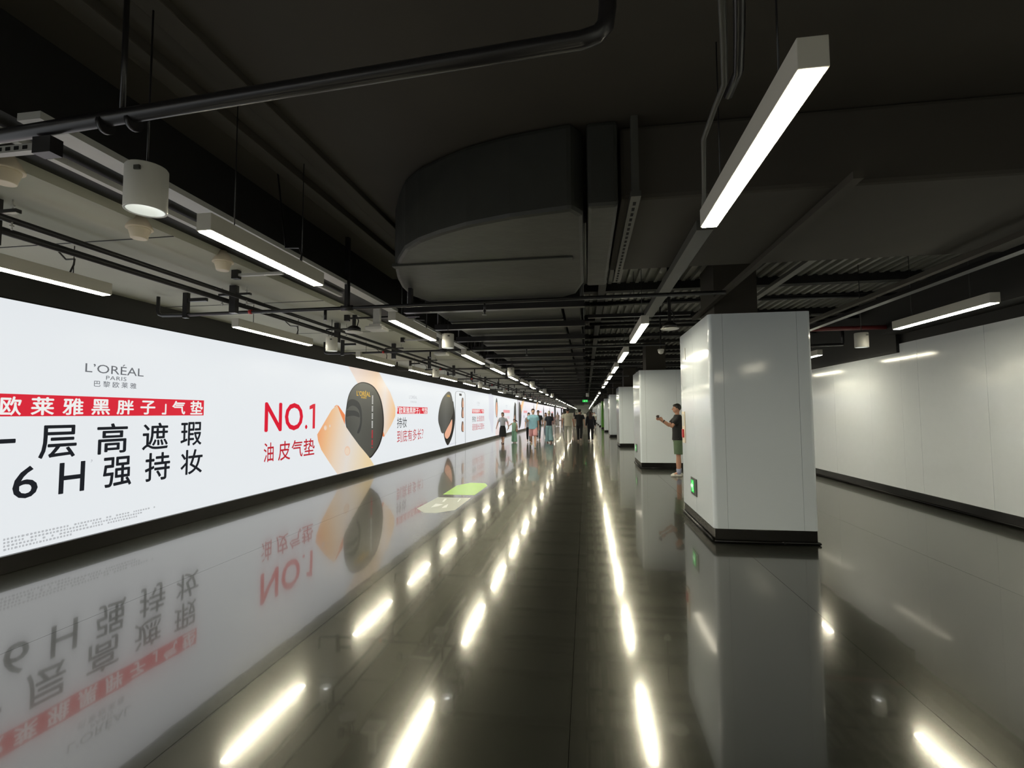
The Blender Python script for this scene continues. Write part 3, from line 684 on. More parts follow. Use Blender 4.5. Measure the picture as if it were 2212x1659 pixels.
def sl(b):
    x = -4.2
    while x < pa.x-0.05: box(b, x, x+0.03, pa.y-0.022, pa.y-0.018, 2.99, 3.01); x += 0.055
mk('slots', sl, M['gap'], t)['kind'] = 'stuff'
for x, r_, lab in ((-3.84, 0.022, 'right-hand long black pipe running under the soffit'), (-4.12, 0.028, 'left-hand long black pipe running under the soffit')):
    tag(mk('long_pipe', lambda b: cone(b, (x, -9, 2.88), (x, 100, 2.88), r_, r_, 10), M['pipe']), lab, 'pipe')
hb = None
for i, yb in enumerate([2.75, 5.1, 7.5, 9.9, 12.3, 14.7, 17.1, 19.5, 22.5, 25.5, 28.5, 32, 36]):
    if hb is None:
        t = thing('pipe_bracket', 'black hanger bracket', 'bracket', (0, yb, 0), 0, 'hanger brackets of the long pipes')
        bx('upright', (-4.03, -3.95, -0.03, 0.03, 2.72, 3.04), M['pipe'], t)
        for x, z in ((-4.14, 2.86), (-3.83, 2.86), (-4.14, 3.0), (-3.83, 3.0)):
            mk('bolt', lambda b: (cone(b, (x, 0, z-.05), (x, 0, z+.02), 0.006, 0.006, 6), cone(b, (x, 0, z-.03), (x, 0, z-.018), .014, .014, 6)), M['strut'], t)
        bx('cross_arm', (-4.18, -3.78, -0.018, 0.018, 2.925, 2.95), M['pipe'], t)
        hb = t; hb['label'] = 'nearest black hanger bracket clamping the two long pipes'
    else: dup(hb, (0, yb, 0), label='%s black hanger bracket clamping the two long pipes' % ORD[i] if i < 9 else 'distant black hanger bracket clamping the two long pipes')
# short arms: black block with a pale perforated strip
for i, (q0, q1, z, lab) in enumerate((((508, 596), (612, 592), 2.99, 'black arm with pale slotted strip left of the long glowing lamp'), ((751, 690), (905, 683), 2.99, 'black arm with slotted strip above the disc speaker and white box device'), ((872, 737), (935, 733), 2.99, 'small black arm with slotted strip behind the second branch pipe'))):
    a_, b_ = onz(*q0, z), onz(*q1, z); ym = (a_.y+b_.y)/2
    t = thing('support_arm', lab, 'bracket', (0, ym, 0), 0, 'support arms beside the soffit')
    bx('end_block', (a_.x-0.03, a_.x+0.04, -0.03, 0.03, 2.96, 3.12), M['pipe'], t)
    bx('slotted_strip', (a_.x+0.04, b_.x, -0.02, 0.02, 2.985, 3.01), M['pipe'] if i == 1 else M['strut'], t)
# sprinkler branch pipes crossing the hall
sp = None
for i, yb in enumerate([5.35, 9.3, 13.2, 17.0, 20.8, 24.6, 28.5, 32.5, 36.5, 40.5, 45, 50, 56, 62]):
    if sp is None:
        t = thing('branch_pipe', 'nearest black branch pipe crossing the hall', 'pipe', (0, yb, 0), 0, 'branch pipes crossing the hall')
        mk('pipe', lambda b: tube(b, [(-5.22, 0, 3.02), (-5.22, 0, 2.84), (-5.20, 0, 2.80), (-5.16, 0, 2.785), (-4.9, 0, 2.78), (-2, 0, 2.79), (1.45, 0, 2.80)], 0.021, 10), M['pipe'], t)
        bx('support', (-4.86, -4.80, -0.025, 0.025, 2.74, 3.05), M['pipe'], t)
        bx('support_foot', (-4.80, -4.55, -0.02, 0.02, 2.94, 2.98), M['pipe'], t)
        bx('support', (-2.75, -2.71, -0.03, 0.03, 2.80, 3.62), M['pipe'], t)
        bx('support', (-1.98, -1.94, -0.03, 0.03, 2.80, 2.985), M['pipe'], t)
        mk('tee', lambda b: cone(b, (-2.80, 0, 2.787), (-2.66, 0, 2.787), 0.032, 0.032, 12), M['pipe'], t)
        o = mk('red_ring', lambda b: cone(b, (-3.98, 0, 2.785), (-3.94, 0, 2.785), 0.026, 0.026, 12), M['red'], t); o['label'] = 'small red ring'
        def sprink(b):
            cone(b, (-1.1, 0, 2.78), (-1.1, 0, 2.70), 0.012, 0.012, 8); cone(b, (-1.1, 0, 2.70), (-1.1, 0, 2.66), 0.02, 0.008, 8); cone(b, (-1.1, 0, 2.655), (-1.1, 0, 2.65), .025, .025, 12)
        mk('sprinkler_head', sprink, M['pipe'], t)
        mk('sprinkler_head', lambda b: (cone(b, (-3.0, 0, 2.77), (-3.0, 0, 2.66), 0.018, 0.018, 8), cone(b, (-3.0, 0, 2.655), (-3.0, 0, 2.65), .025, .025, 12)), M['pipe'], t)
        sp = t
    else: dup(sp, (0, yb, 0), label='%s black branch pipe crossing the hall from the camera' % ORD[i] if i < 9 else 'distant black branch pipe crossing the hall')
tag(mk('red_fire_pipe', lambda b: cone(b, (3.0, 9.6, 3.05), (5.55, 9.6, 3.05), 0.04, 0.04, 14), M['red_pipe']), 'dark red fire pipe high near the right wall', 'pipe')
t = thing('black_pipe_frame', 'black pipe loop hanging behind the nearest pillar at right', 'pipe')
mk('pipe', lambda b: tube(b, [(3.9, 10.4, 3.2), (3.9, 10.4, 2.9), (3.9, 10.4, 2.86), (4.4, 10.4, 2.85), (4.95, 10.4, 2.86), (4.95, 10.4, 2.9), (4.95, 10.4, 3.2)], 0.03, 8), M['pipe'], t)
tag(mk('cross_pipe', lambda b: cone(b, (0.9, 8.0, 2.95), (3.2, 8.15, 2.95), 0.025, 0.025, 10), M['pipe']), 'black pipe crossing just above the nearest pillar', 'pipe') if False else None
tag(bx('angle_frame', (0.05, 1.55, 7.55, 7.61, 3.0, 3.05), M['pipe']), 'black angle bar carrying the second lamp left of the pillars', 'bracket')
for i, (yv, z) in enumerate(((5.95, 3.45), (8.9, 3.5), (10.9, 3.5), (12.8, 3.5), (18.2, 3.5))):
    tag(mk('cross_conduit', lambda b: cone(b, (0.1, yv, z), (5.55, yv+.1, z), 0.035, 0.035, 10), M['pipe']), '%s black conduit crossing below the ribbed deck' % ORD[i], 'conduit', 'conduits crossing below the ribbed deck')

# ------------------------------------------------------------ cylinder downlights
def make_spot(loc, label, top):
    t = thing('cylinder_downlight', label, 'lamp', loc, 0, 'cylinder downlights')
    mk('housing', lambda b: rev(b, [(0.078, 0.03), (0.081, 0.0), (0.089, 0.0), (0.09, 0.004), (0.09, 0.21), (0.086, 0.216), (0.0005, 0.216)]), M['white_metal'], t)
    mk('reflector', lambda b: rev(b, [(0.0795, 0.003), (0.066, 0.03), (0.042, 0.05)]), M['chrome'], t)
    mk('lens', lambda b: cone(b, (0, 0, 0.046), (0, 0, 0.052), 0.044, 0.044, 24), M['spot'], t)
    mk('label_mark', lambda b: box(b, 0.02, 0.05, -0.0935, -0.083, 0.165, 0.185), M['sign_body'], t)
    mk('stem', lambda b: cone(b, (0, 0, 0.216), (0, 0, top-loc[2]), 0.005, 0.005, 6), M['pipe'], t)
    return t
sA = make_spot((-2.12, 2.08, 2.55), 'large white cylinder downlight at upper left, nearest the camera', 3.58)
for i, (x, yv) in enumerate(((-2.06, 7.25), (-1.95, 12.9), (-2.0, 18.6), (-2.0, 24.3), (-2.0, 30.0))):
    if i == 0: sA2 = make_spot((x, yv, 2.55), 'second white cylinder downlight from the camera beside the duct', 3.02)
    else: dup(sA2, (x, yv, 2.55), label='%s white cylinder downlight from the camera beside the duct' % ORD[i+1])
sB = make_spot((-3.95, 7.25, 2.55), 'white cylinder downlight above the lettering, nearest of the screen row', 3.05)
for i, yv in enumerate((12.9, 18.6, 24.3, 30.0)):
    dup(sB, (-4.0, yv, 2.55), label='%s white cylinder downlight from the camera in the screen row' % ORD[i+1])
sC = make_spot((4.04, 7.95, 2.5), 'white cylinder downlight right of the nearest pillar', 3.78)
dup(sC, (0.1, 30.0, 2.55), label='far cylinder downlight over the hall centre')

# ------------------------------------------------------------ ceiling devices
dm = None
for i, (x, yv, lab) in enumerate(((-3.37, 2.37, 'beige detector dome at the left picture edge'), (-3.41, 3.3, 'beige detector dome just below the nearest cylinder downlight'), (-3.39, 4.17, 'beige detector dome left of the long glowing lamp'))):
    if dm is None:
        t = thing('detector_dome', lab, 'detector', (x, yv, 2.95), 0, 'detector domes')
        mk('flange', lambda b: lathe(b, [(0.09, 0.045), (0.092, 0.05), (0.092, 0.055), (0.03, 0.16)], n=28), M['beige'], t)
        mk('cup', lambda b: lathe(b, [(0.052, -0.03), (0.056, -0.027), (0.062, 0.0), (0.075, 0.04), (0.075, 0.045)], n=28), M['beige'], t)
        dm = t
    else: dup(dm, (x, yv, 2.95), label=lab)
def ap(loc, lab):
    t = thing('access_point', lab, 'device', loc, 0, 'white box devices hanging from the ceiling')
    mk('body', lambda b: (box(b, -0.13, 0.13, -0.13, 0.13, 0, 0.05), box(b, -0.09, 0.09, -0.09, 0.09, 0.05, 0.09)), M['white_metal'], t, 0.012)
    bx('bracket', (-0.05, 0.05, -0.03, 0.03, 0.09, 0.36), M['strut'], t)
    return t
a1 = ap((-3.0, 6.8, 2.77), 'white box device hanging beside the disc speaker')
dup(a1, (-2.95, 9.9, 2.77), label='smaller white box device hanging behind the first one')
def disc(loc, lab, top=0.32):
    t = thing('disc_speaker', lab, 'speaker', loc, 0, 'disc speakers')
    mk('grille', lambda b: lathe(b, [(0.10, 0.0), (0.125, 0.006), (0.13, 0.014), (0.11, 0.022)], n=32), M['white_metal'], t)
    mk('can', lambda b: lathe(b, [(0.10, 0.02), (0.10, 0.07), (0.06, 0.10), (0.03, 0.11)], n=24), M['pipe'], t)
    mk('cable', lambda b: tube(b, [(0.05, 0, .1), (0.07, 0, .18), (0.03, 0, .27), (-.05, 0, .3)], 0.008, 6), M['pipe'], t)
    bx('hanger', (-0.02, 0.02, -0.02, 0.02, 0.1, top), M['pipe'], t)
    return t
d1 = disc((-3.44, 6.97, 2.78), 'white disc speaker hanging left of the white box device')
disc((1.20, 7.28, 2.74), 'white disc speaker hanging just left of the nearest pillar', 1.02)
t = thing('dome_camera', 'small white dome camera under the ceiling left of the nearest pillar', 'camera', (1.5, 10.2, 2.75))
mk('mount', lambda b: lathe(b, [(0.065, 0.05), (0.065, 0.07), (0.05, 0.08)], n=20), M['white_metal'], t)
mk('dome', lambda b: lathe(b, [(0.02, -0.02), (0.04, -0.01), (0.055, 0.02), (0.06, 0.05)], n=20), M['white_metal'], t)
bx('stem', (-0.015, 0.015, -0.015, 0.015, 0.08, 1.0), M['pipe'], t)
# hanging exit sign
pe = ony(1264, 866, 42)
t = thing('exit_sign', 'hanging green exit sign far down the hall', 'sign', (pe.x, 42, pe.z))
bx('sign_box', (-0.36, 0.36, -0.04, 0.04, -0.16, 0.20), M['sign_body'], t, 0.01)
bx('green_face', (-0.33, 0.33, -0.045, -0.04, -0.15, 0.13), M['sign_green'], t)
def srun(b):
    for a, c, e, g in ((-.05, .07, -.08, -.01), (-.08, -.01, -.02, -.05), (-.02, -.05, -.04, -.12), (-.08, -.01, -.15, -.09), (-.05, .06, .03, .03), (.1, 0, .25, 0), (.18, .05, .25, 0), (.18, -.05, .25, 0)):
        d = Vector((e-a, 0, g-c)).normalized(); n = Vector((-d.z, 0, d.x))*0.012
        b.faces.new([b.verts.new(Vector((a, -.047, c))+n), b.verts.new(Vector((e, -.047, g))+n), b.verts.new(Vector((e, -.047, g))-n), b.verts.new(Vector((a, -.047, c))-n)])
mk('pictogram', srun, M['sign_white'], t)
t.scale = (0.66, 1, 0.66)
mk('rod', lambda b: (cone(b, (-.25, 0, .2), (-.25, 0, (3.76-pe.z)/0.66), .01, .01, 6), cone(b, (.25, 0, .2), (.25, 0, (3.76-pe.z)/0.66), .01, .01, 6)), M['pipe'], t)

# ------------------------------------------------------------ floor sticker
t = thing('floor_sticker', 'green and translucent white sticker on the shiny floor by the screen', 'sticker')
def flat(pts, z):
    def f(b):
        a = [b.verts.new((x, y, 0.0)) for x, y in pts]; c = [b.verts.new((x, y, z)) for x, y in pts]; n = len(pts)
        b.faces.new(c); b.faces.new(a[::-1])
        for i in range(n): b.faces.new((a[i], a[(i+1) % n], c[(i+1) % n], c[i]))
    return f
gz = lambda u, v: tuple(onz(860+u/7.373, 1000+v/7.373, 0))[:2]
mk('green_part', flat([(-2.76, 9.38), (-2.13, 9.38), (-2.13, 10.62), (-2.25, 11.0), (-2.6, 11.05), (-2.8, 10.6)], 0.0012), M['green_sticker'], t)
mk('white_part', flat([(-2.76, 9.06), (-2.13, 9.06), (-2.12, 7.9), (-2.35, 7.62), (-2.55, 7.62), (-2.78, 7.95)], 0.0010), M['white_sticker'], t)
for q in (((520, 710), (600, 650), (720, 660), (640, 690)), ((690, 720), (740, 680), (800, 655), (770, 710)), ((700, 620), (740, 570), (780, 570), (730, 620)), ((940, 620), (980, 570), (1000, 575), (960, 620))):
    mk('white_mark', flat([gz(*c) for c in q], 0.0018), M['white_ink'], t)

# ------------------------------------------------------------ people
def remesh(bm, voxel, m, name, parent, smooth=3):
    me = bpy.data.meshes.new(name); bmesh.ops.recalc_face_normals(bm, faces=bm.faces); bm.to_mesh(me); bm.free()
    o = bpy.data.objects.new(name, me); COL.objects.link(o)
    md = o.modifiers.new('r', 'REMESH'); md.mode = 'VOXEL'; md.voxel_size = voxel; md.use_smooth_shade = True
    sm = o.modifiers.new('s', 'SMOOTH'); sm.factor = 0.5; sm.iterations = smooth
    dg = bpy.context.evaluated_depsgraph_get()
    ne = bpy.data.meshes.new_from_object(o.evaluated_get(dg)); bpy.data.objects.remove(o)
    ne.materials.clear(); ne.materials.append(m)
    o = bpy.data.objects.new(name, ne); COL.objects.link(o); o.parent = parent
    return o
def cap(bm, p, q, r1, r2, n=14):
    cone(bm, p, q, r1, r2, n); ball(bm, p, r1, 2); ball(bm, q, r2, 2)
SKIN = [mat('skin_%s' % n, c, rough=0.5) for n, c in (('warm', (0.52, 0.27, 0.18)), ('light', (0.62, 0.38, 0.28)), ('tan', (0.42, 0.22, 0.14)))]
HAIR = mat('dark_hair', (0.012, 0.009, 0.008), rough=0.5); BROWN = mat('brown_hair', (0.05, 0.022, 0.013), rough=0.5)
def cloth(name, c): return mat('cloth_'+name, c, rough=0.8, noise=0.12, nscale=9)
def person(label, loc, face, height=1.7, top=(0.7, 0.7, 0.68), bottom=(0.02, 0.02, 0.02), kind='trousers', legs=((18, 5), (-16, 22)), arms=((-12, 12, 8), (14, 14, 8)),
           sleeve='short', hair='short', skin=0, shoe=(0.6, 0.6, 0.58), slim=1.0, look=0.0, hairmat=None, vox=0.011, detail=False, bag=None, hat=None, group=None, tophem=0.90, wide=1.0, phone=None, socks=None):
    """face: heading in degrees, 0 looks along +Y; legs/arms: (swing forward, knee/elbow bend[, outward])"""
    k = height/1.75
    t = thing('person', label, 'person', loc, math.radians(face), group); t.scale = (k, k, k)
    sk = SKIN[skin]; R = math.radians
    def dirn(a, out, side): return Vector((side*math.sin(R(out)), math.sin(R(a))*math.cos(R(out)), -math.cos(R(a))*math.cos(R(out))))
    J = {}; low = 9
    for s, (a, kb) in zip((-1, 1), legs):
        hip = Vector((s*0.085*slim, 0, 0.90)); kn = hip + dirn(a, 1.5, s)*0.42; an = kn + dirn(a-kb, 0, s)*0.41
        J[s] = [hip, kn, an]; low = min(low, an.z)
    dz = 0.085 - low
    for s in (-1, 1):
        J[s] = [p+Vector((0, 0, dz)) for p in J[s]]
    H = Vector((0, 0, dz))
    for s, (a, eb, out) in zip((-1, 1), arms):
        sh = Vector((s*0.175*slim, 0, 1.41))+H; el = sh + dirn(a, out, s)*0.27; wr_ = el + dirn(a+eb, out*0.4, s)*0.25
        J[('a', s)] = [sh, el, wr_]
    b = bmesh.new()
    loft(b, [(0.84+dz, 0.10, 0.09, 0, 0), (0.92+dz, 0.155*slim, 0.115*slim, 0, 0), (1.05+dz, 0.135*slim, 0.10*slim, 0, 0), (1.20+dz, 0.15*slim, 0.11*slim, 0, 0), (1.33+dz, 0.165*slim, 0.11*slim, 0, 0), (1.42+dz, 0.145*slim, 0.08, 0, 0), (1.47+dz, 0.06, 0.055, 0, 0)])
    cap(b, Vector((0, 0, 1.42))+H, Vector((0, 0.015, 1.56))+H, 0.058, 0.052)
    hc = Vector((0, 0.02, 1.635))+H
    ball(b, hc, (0.075, 0.092, 0.108), 3); ball(b, hc+Vector((0, 0.028, -0.055)), (0.056, 0.062, 0.055), 2)
    cap(b, hc+Vector((0, 0.09, 0.005)), hc+Vector((0, 0.108, -0.022)), 0.010, 0.015, 8)
    for s in (-1, 1): ball(b, hc+Vector((s*0.076, -0.005, -0.01)), (0.012, 0.02, 0.03), 1)
    cap(b, hc+Vector((-.018, .088, -.052)), hc+Vector((.018, .088, -.052)), .008, .008, 6)
    for s in (-1, 1):
        hip, kn, an = J[s]
        cap(b, hip, kn, 0.082*slim, 0.055); cap(b, kn, kn*0.6+an*0.4, 0.052, 0.056); cap(b, kn*0.6+an*0.4, an, 0.056, 0.036)
        cap(b, an, an+Vector((0, 0.11, -0.045)), 0.036, 0.028)
        sh, el, w2 = J[('a', s)]
        cap(b, sh, el, 0.046, 0.038); cap(b, el, w2, 0.038, 0.026)
        d = (w2-el).normalized(); sd = d.cross(Vector((0, 1, 0))).normalized() if abs(d.y) < .8 else Vector((s, 0, 0)); nn = d.cross(sd).normalized()
        pm = w2 + d*0.05; cap(b, w2, pm+d*0.03, 0.022, 0.03, 8)
        grip = phone and s in phone
        for f in range(4):
            o_ = nn*(f-1.5)*0.019; L1 = (0.036, 0.042, 0.039, 0.03)[f]
            p_ = pm+d*0.035+o_; q_ = p_+d*L1*(0.6 if grip else 1)-sd*s*(0.022 if grip else 0.006); r2 = q_+d*L1*(0.1 if grip else .7)-sd*s*(0.03 if grip else 0.012)
            cap(b, p_, q_, 0.0095, 0.009, 6); cap(b, q_, r2, 0.009, 0.0075, 6)
        th = w2+d*0.03+nn*0.028; cap(b, th, th+d*0.035+nn*0.02, 0.011, 0.0095, 6)
        cap(b, th+d*0.035+nn*0.02, th+d*0.062+nn*0.014, 0.0095, 0.008, 6)
    body = remesh(b, vox, sk, 'body', t)
    # top
    b = bmesh.new(); tm = cloth('top_%.2f_%.2f_%.2f' % top, top)
    loft(b, [(tophem+dz, 0.185*slim*wide, 0.145*slim, 0, 0), (1.05+dz, 0.172*slim*wide, 0.135*slim, 0, 0), (1.22+dz, 0.178*slim, 0.138*slim, 0, 0), (1.36+dz, 0.188*slim, 0.132*slim, 0, 0), (1.44+dz, 0.155*slim, 0.10*slim, 0, 0), (1.485+dz, 0.082, 0.075, 0, 0.005)])
    for s in (-1, 1):
        sh, el, w2 = J[('a', s)]
        if sleeve == 'none': continue
        ball(b, sh+Vector((-s*0.01, 0, -0.005)), 0.068, 2)
        if sleeve == 'short': cone(b, sh, sh.lerp(el, 0.72), 0.066, 0.068, 14)
        else: cap(b, sh, el, 0.064, 0.054); cone(b, el, el.lerp(w2, 0.95), 0.053, 0.042, 14)
    remesh(b, vox, tm, 'shirt', t, 4)
    # bottom
    b = bmesh.new(); bmat = cloth('bottom_%.2f_%.2f_%.2f' % bottom, bottom)
    if kind == 'skirt':
        loft(b, [(0.38+dz, 0.215, 0.19, 0, 0.0), (0.6+dz, 0.205, 0.18, 0, 0), (0.85+dz, 0.18, 0.15, 0, 0), (1.02+dz, 0.145*slim, 0.115, 0, 0)])
        nm = 'skirt'
    else:
        loft(b, [(0.82+dz, 0.165*slim, 0.12*slim, 0, 0), (0.92+dz, 0.175*slim, 0.135*slim, 0, 0), (1.0+dz, 0.155*slim, 0.12*slim, 0, 0)])
        for s in (-1, 1):
            hip, kn, an = J[s]; ball(b, hip, 0.095*slim, 2)
            if kind == 'shorts': cone(b, hip+Vector((0, 0, 0.02)), hip.lerp(kn, 0.90), 0.105*slim, 0.105, 16)
            elif kind == 'wide': cone(b, hip, kn, 0.11, 0.115, 16); ball(b, kn, 0.112, 2); cone(b, kn, an+Vector((s*0.02, 0, 0.0)), 0.114, 0.14, 16)
            else: cap(b, hip, kn, 0.095*slim, 0.070); cone(b, kn, an.lerp(kn, 0.04), 0.070, 0.055, 14)
        nm = 'shorts' if kind == 'shorts' else 'trousers'
    remesh(b, vox, bmat, nm, t, 4)
    # hair
    hm = hairmat or HAIR
    b = bmesh.new()
    if hair == 'bald': pass
    else:
        ball(b, hc+Vector((0, -0.020, 0.030)), (0.085, 0.092, 0.098), 3)
        ball(b, hc+Vector((0, 0.035, 0.070)), (0.068, 0.058, 0.042), 2)
        if hair == 'bob': ball(b, hc+Vector((0, -0.035, -0.03)), (0.092, 0.075, 0.10), 2)
        if hair == 'long': loft(b, [(hc.z-0.36, 0.10, 0.035, 0, -0.10), (hc.z-0.2, 0.115, 0.05, 0, -0.085), (hc.z-0.05, 0.095, 0.07, 0, -0.045), (hc.z+0.05, 0.088, 0.08, 0, -0.02)])
        if hair == 'tail': cap(b, hc+Vector((0, -0.10, 0.03)), hc+Vector((-0.10, -0.16, 0.0)), 0.03, 0.04); cap(b, hc+Vector((-0.10, -0.16, 0.0)), hc+Vector((-0.20, -0.17, -0.10)), 0.04, 0.02)
        if hair == 'bun': ball(b, hc+Vector((0, -0.07, 0.12)), 0.045, 2)
        remesh(b, 0.010, hm, 'hair', t)
    if hat:
        b = bmesh.new(); hz = hc+Vector((0, -0.01, 0.055)); loft(b, [(hz.z, 0.098, 0.108, 0, hz.y), (hz.z+.05, 0.095, 0.105, 0, hz.y), (hz.z+0.08, 0.07, 0.08, 0, hz.y)])
        box(b, -0.07, 0.07, hz.y+0.07, hz.y+0.19, hz.z, hz.z+0.012)
        obj('hat', b, cloth('hat', hat), t)
    # shoes
    shm = cloth('shoe_%.2f' % shoe[0], shoe)
    for s in (-1, 1):
        an = J[s][2]; tilt = (an.z-0.085)
        b = bmesh.new(); heel = an+Vector((0, -0.045, -0.055)); toe = an+Vector((0, 0.155, -0.055-min(tilt*0.9, 0.05)))
        cap(b, heel, heel.lerp(toe, .55), 0.038, 0.042); cap(b, heel.lerp(toe, .55), toe, 0.042, 0.030)
        for v in b.verts: v.co.z = max(v.co.z, an.z-0.083 - min(tilt*0.9, 0.05)*max(0, (v.co.y-an.y)/0.16))
        obj('shoe', b, shm, t)
        if socks: mk('sock', lambda b2: cone(b2, an+Vector((0, 0, -0.03)), an.lerp(J[s][1], 0.25), 0.044, 0.052, 14), cloth('sock', socks), t)
    if detail:
        for s in (-1, 1):
            mk('eye', lambda b2: ball(b2, hc+Vector((s*0.03, 0.086, 0.002)), (0.013, 0.006, 0.007), 2), HAIR, t)
            mk('eyebrow', lambda b2: cap(b2, hc+Vector((s*0.015, 0.089, 0.024)), hc+Vector((s*0.045, 0.080, 0.026)), 0.004, 0.003, 6), HAIR, t)
    if bag:
        side, col_ = bag
        b = bmesh.new(); c_ = Vector((side*0.20, 0.02, 0.92))+H
        box(b, c_.x-0.05, c_.x+0.05, c_.y-0.12, c_.y+0.12, c_.z-0.12, c_.z+0.08)
        bo = obj('handbag', b, cloth('bag', col_), t, 0.02)
        mk('bag_strap', lambda b2: tube(b2, [c_+Vector((0, 0, .08)), c_+Vector((-side*.02, 0.06, .25)), Vector((side*0.10, 0.09, 1.40))+H, Vector((side*0.06, 0, 1.50))+H, Vector((side*.1, -.11, 1.38))+H, c_+Vector((0, -.05, .1))], 0.008, 6), cloth('strap', col_), bo)
    return t, J, H
# the man photographing beside the second pillar (faces the left wall: heading +90)
mp = onz(1467, 1029, 0)
tman, Jm, Hm = person('man in black T-shirt and green shorts holding up a small camera beside the pillar', (2.24, 12.75, 0), 90, 1.76, (0.008, 0.008, 0.009), (0.10, 0.15, 0.085), 'shorts',
    legs=((3, 2), (-2, 0)), arms=((40, 84, 3), (44, 80, -6)), hair='short', skin=0, shoe=(0.62, 0.6, 0.55), vox=0.008, detail=True, wide=1.05, tophem=0.86, phone=(-1, 1), socks=(0.35, 0.37, 0.5))
wl = Jm[('a', -1)][2]; el = Jm[('a', -1)][1]; dd = (wl-el).normalized()
mk('wristwatch', lambda b: (cone(b, wl-dd*0.035, wl-dd*0.01, 0.033, 0.032, 16)), M['sign_body'], tman)
hw = Matrix.Rotation(math.radians(90), 4, 'Z') @ ((wl+dd*0.14)*(1.76/1.75)) + Vector((2.24, 12.75, 0))
t = thing('compact_camera', 'small dark camera held out by the man in black', 'camera', (hw.x, hw.y-0.02, hw.z+0.02), math.radians(10))
bx('camera_body', (-0.02, 0.012, -0.05, 0.05, -0.03, 0.035), mat('camera_brown', (0.05, 0.025, 0.02), rough=0.4), t, 0.005)
mk('camera_lens', lambda b: cone(b, (-0.02, 0, 0), (-0.045, 0, 0), 0.022, 0.02, 16), M['sign_body'], t)
# walkers; placed where their feet meet the floor
def at_floor(x, y): p = onz(x, y, 0); return (p.x, p.y, 0)
person('woman in white T-shirt and long black skirt leading a girl by the hand', at_floor(1086, 958), 170, 1.62, (0.50, 0.52, 0.56), (0.012, 0.012, 0.014), 'skirt', arms=((4, 8, 34), (8, 12, 26)), hair='bob', hairmat=BROWN, skin=1, slim=0.88, tophem=1.0, shoe=(0.3, 0.2, 0.17), legs=((10, 2), (-10, 8)), detail=True)
person('small girl in pale green top and wide green trousers with brown bag', at_floor(1111, 956.5), 175, 1.27, (0.30, 0.48, 0.36), (0.22, 0.42, 0.30), 'wide', arms=((5, 34, 12), (4, 6, 52)), hair='tail', hairmat=BROWN, skin=1, slim=1.0, sleeve='none', shoe=(0.6, 0.58, 0.5), legs=((8, 2), (-8, 6)), bag=(-1, (0.22, 0.08, 0.05)), tophem=0.85, detail=True)
person('man in light blue T-shirt and pink shorts walking towards the camera', at_floor(1152, 967), 182, 1.78, (0.27, 0.50, 0.62), (0.75, 0.38, 0.40), 'shorts', arms=((-14, 16, 10), (30, 85, 12)), hair='short', hairmat=BROWN, skin=1, slim=1.05, shoe=(0.7, 0.66, 0.5), legs=((16, 8), (-14, 34)), tophem=0.84, wide=1.05, detail=True)
person('person in grey top and black trousers behind the man in light blue', at_floor(1142.5, 956), 185, 1.62, (0.32, 0.35, 0.42), (0.015, 0.015, 0.02), 'trousers', hair='bob', skin=1, slim=0.85, shoe=(0.6, 0.6, 0.6))
person('man in dark vest mostly hidden behind the man in light blue', at_floor(1163, 951), 178, 1.76, (0.03, 0.035, 0.04), (0.12, 0.16, 0.17), 'trousers', hair='short', skin=1)
person('woman in navy top and light blue trousers with pale headwear walking away', at_floor(1186.5, 956.5), 5, 1.66, (0.015, 0.02, 0.035), (0.24, 0.40, 0.44), 'wide', arms=((-8, 20, 16), (12, 60, 14)), hair='bun', hairmat=cloth('cream', (0.66, 0.62, 0.46)), skin=1, slim=0.85, shoe=(0.25, 0.1, 0.08), legs=((8, 2), (-8, 12)), tophem=0.95)
person('person in dusty pink walking beside the woman in navy', at_floor(1193, 942), 0, 1.6, (0.42, 0.26, 0.30), (0.5, 0.45, 0.45), 'trousers', hair='long', hairmat=BROWN, skin=1, slim=0.85)
person('person in pale clothes left of the woman in navy', at_floor(1179, 947), 175, 1.62, (0.55, 0.5, 0.5), (0.35, 0.42, 0.5), 'trousers', hair='long', hairmat=BROWN, skin=1, slim=0.85)
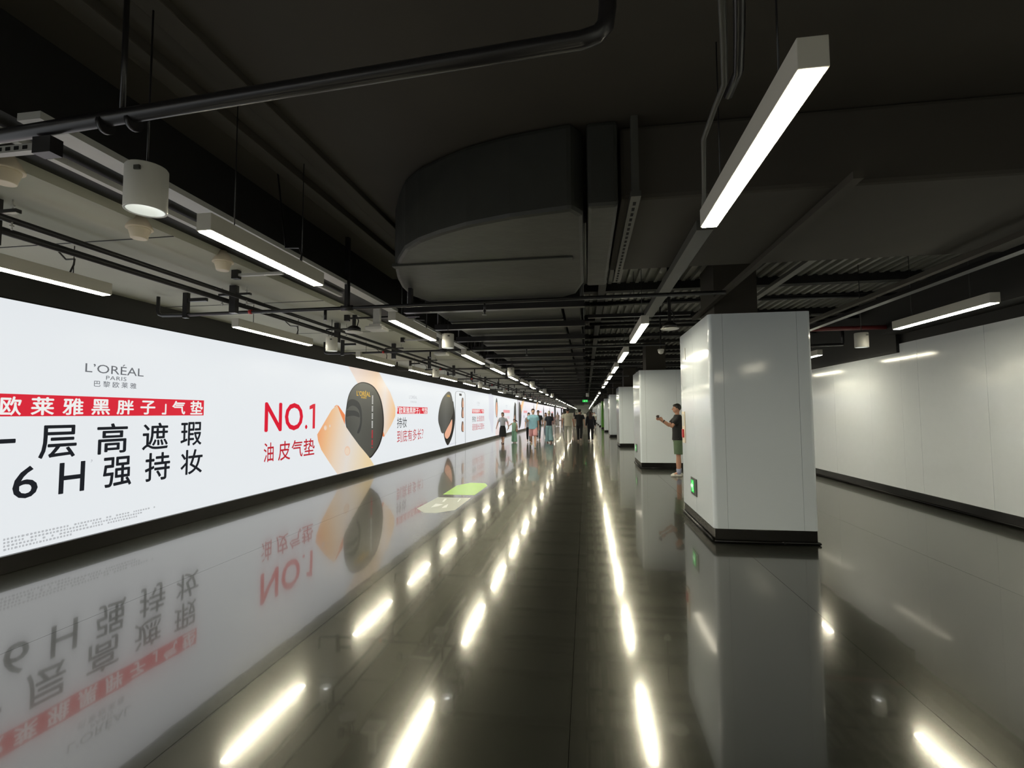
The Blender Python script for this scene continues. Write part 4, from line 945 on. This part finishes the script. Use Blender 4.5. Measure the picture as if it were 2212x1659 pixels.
person('man in cream T-shirt and off-white trousers walking away', at_floor(1227, 957), 2, 1.83, (0.55, 0.52, 0.42), (0.48, 0.48, 0.40), 'trousers', arms=((-10, 10, 14), (8, 8, 16)), hair='bun', skin=0, slim=1.1, shoe=(0.55, 0.53, 0.5), legs=((10, 4), (-8, 18)), tophem=0.86, wide=1.03)
person('person in black T-shirt and black cap walking away', at_floor(1252.5, 954), -8, 1.76, (0.010, 0.010, 0.012), (0.012, 0.012, 0.014), 'trousers', arms=((-6, 8, 13), (6, 8, 13)), hair='short', hat=(0.012, 0.012, 0.012), skin=1, slim=1.05, shoe=(0.5, 0.42, 0.38), legs=((8, 4), (-10, 25)), tophem=0.86)
person('long-haired person in a black jacket walking away beside the one in a cap', at_floor(1276, 953.5), 3, 1.66, (0.012, 0.012, 0.018), (0.012, 0.012, 0.016), 'trousers', arms=((-4, 6, 12), (6, 6, 16)), sleeve='long', hair='long', hairmat=BROWN, skin=1, slim=1.0, shoe=(0.4, 0.4, 0.42), legs=((8, 4), (-8, 10)), tophem=0.88)
# far crowd: three figures copied with their clothes
fc = []
for top_, bot_, hr_, kd, lab in (((0.6, 0.55, 0.48), (0.3, 0.3, 0.32), 'short', 'trousers', 'small distant walker in a pale top far down the hall'),
                             ((0.55, 0.42, 0.38), (0.45, 0.42, 0.38), 'long', 'wide', 'small distant long-haired walker in beige far down the hall'),
                             ((0.7, 0.7, 0.68), (0.04, 0.04, 0.05), 'short', 'trousers', 'small distant walker in white top and black trousers')):
    fc.append(person(lab, (0, 60, 0), 0, 1.68, top_, bot_, kd, hair=hr_, skin=1, vox=0.016, group='distant walkers')[0])
spots = [(-1.9, 44, 0), (-1.2, 52, 1), (-2.6, 56, 2), (-0.5, 48, 0), (-1.6, 66, 1), (0.6, 47, 2), (-3.0, 74, 0), (-0.8, 72, 1), (-2.1, 85, 2), (-0.2, 90, 0), (0.9, 55, 2), (-1.1, 60, 0), (-3.4, 60, 1)]
used = set()
for x, y, k in spots:
    if k not in used: fc[k].location = (x, y, 0); used.add(k)
    else: dup(fc[k], (x, y, 0), rz=math.radians(random.choice((0, 180, 170, 10))))
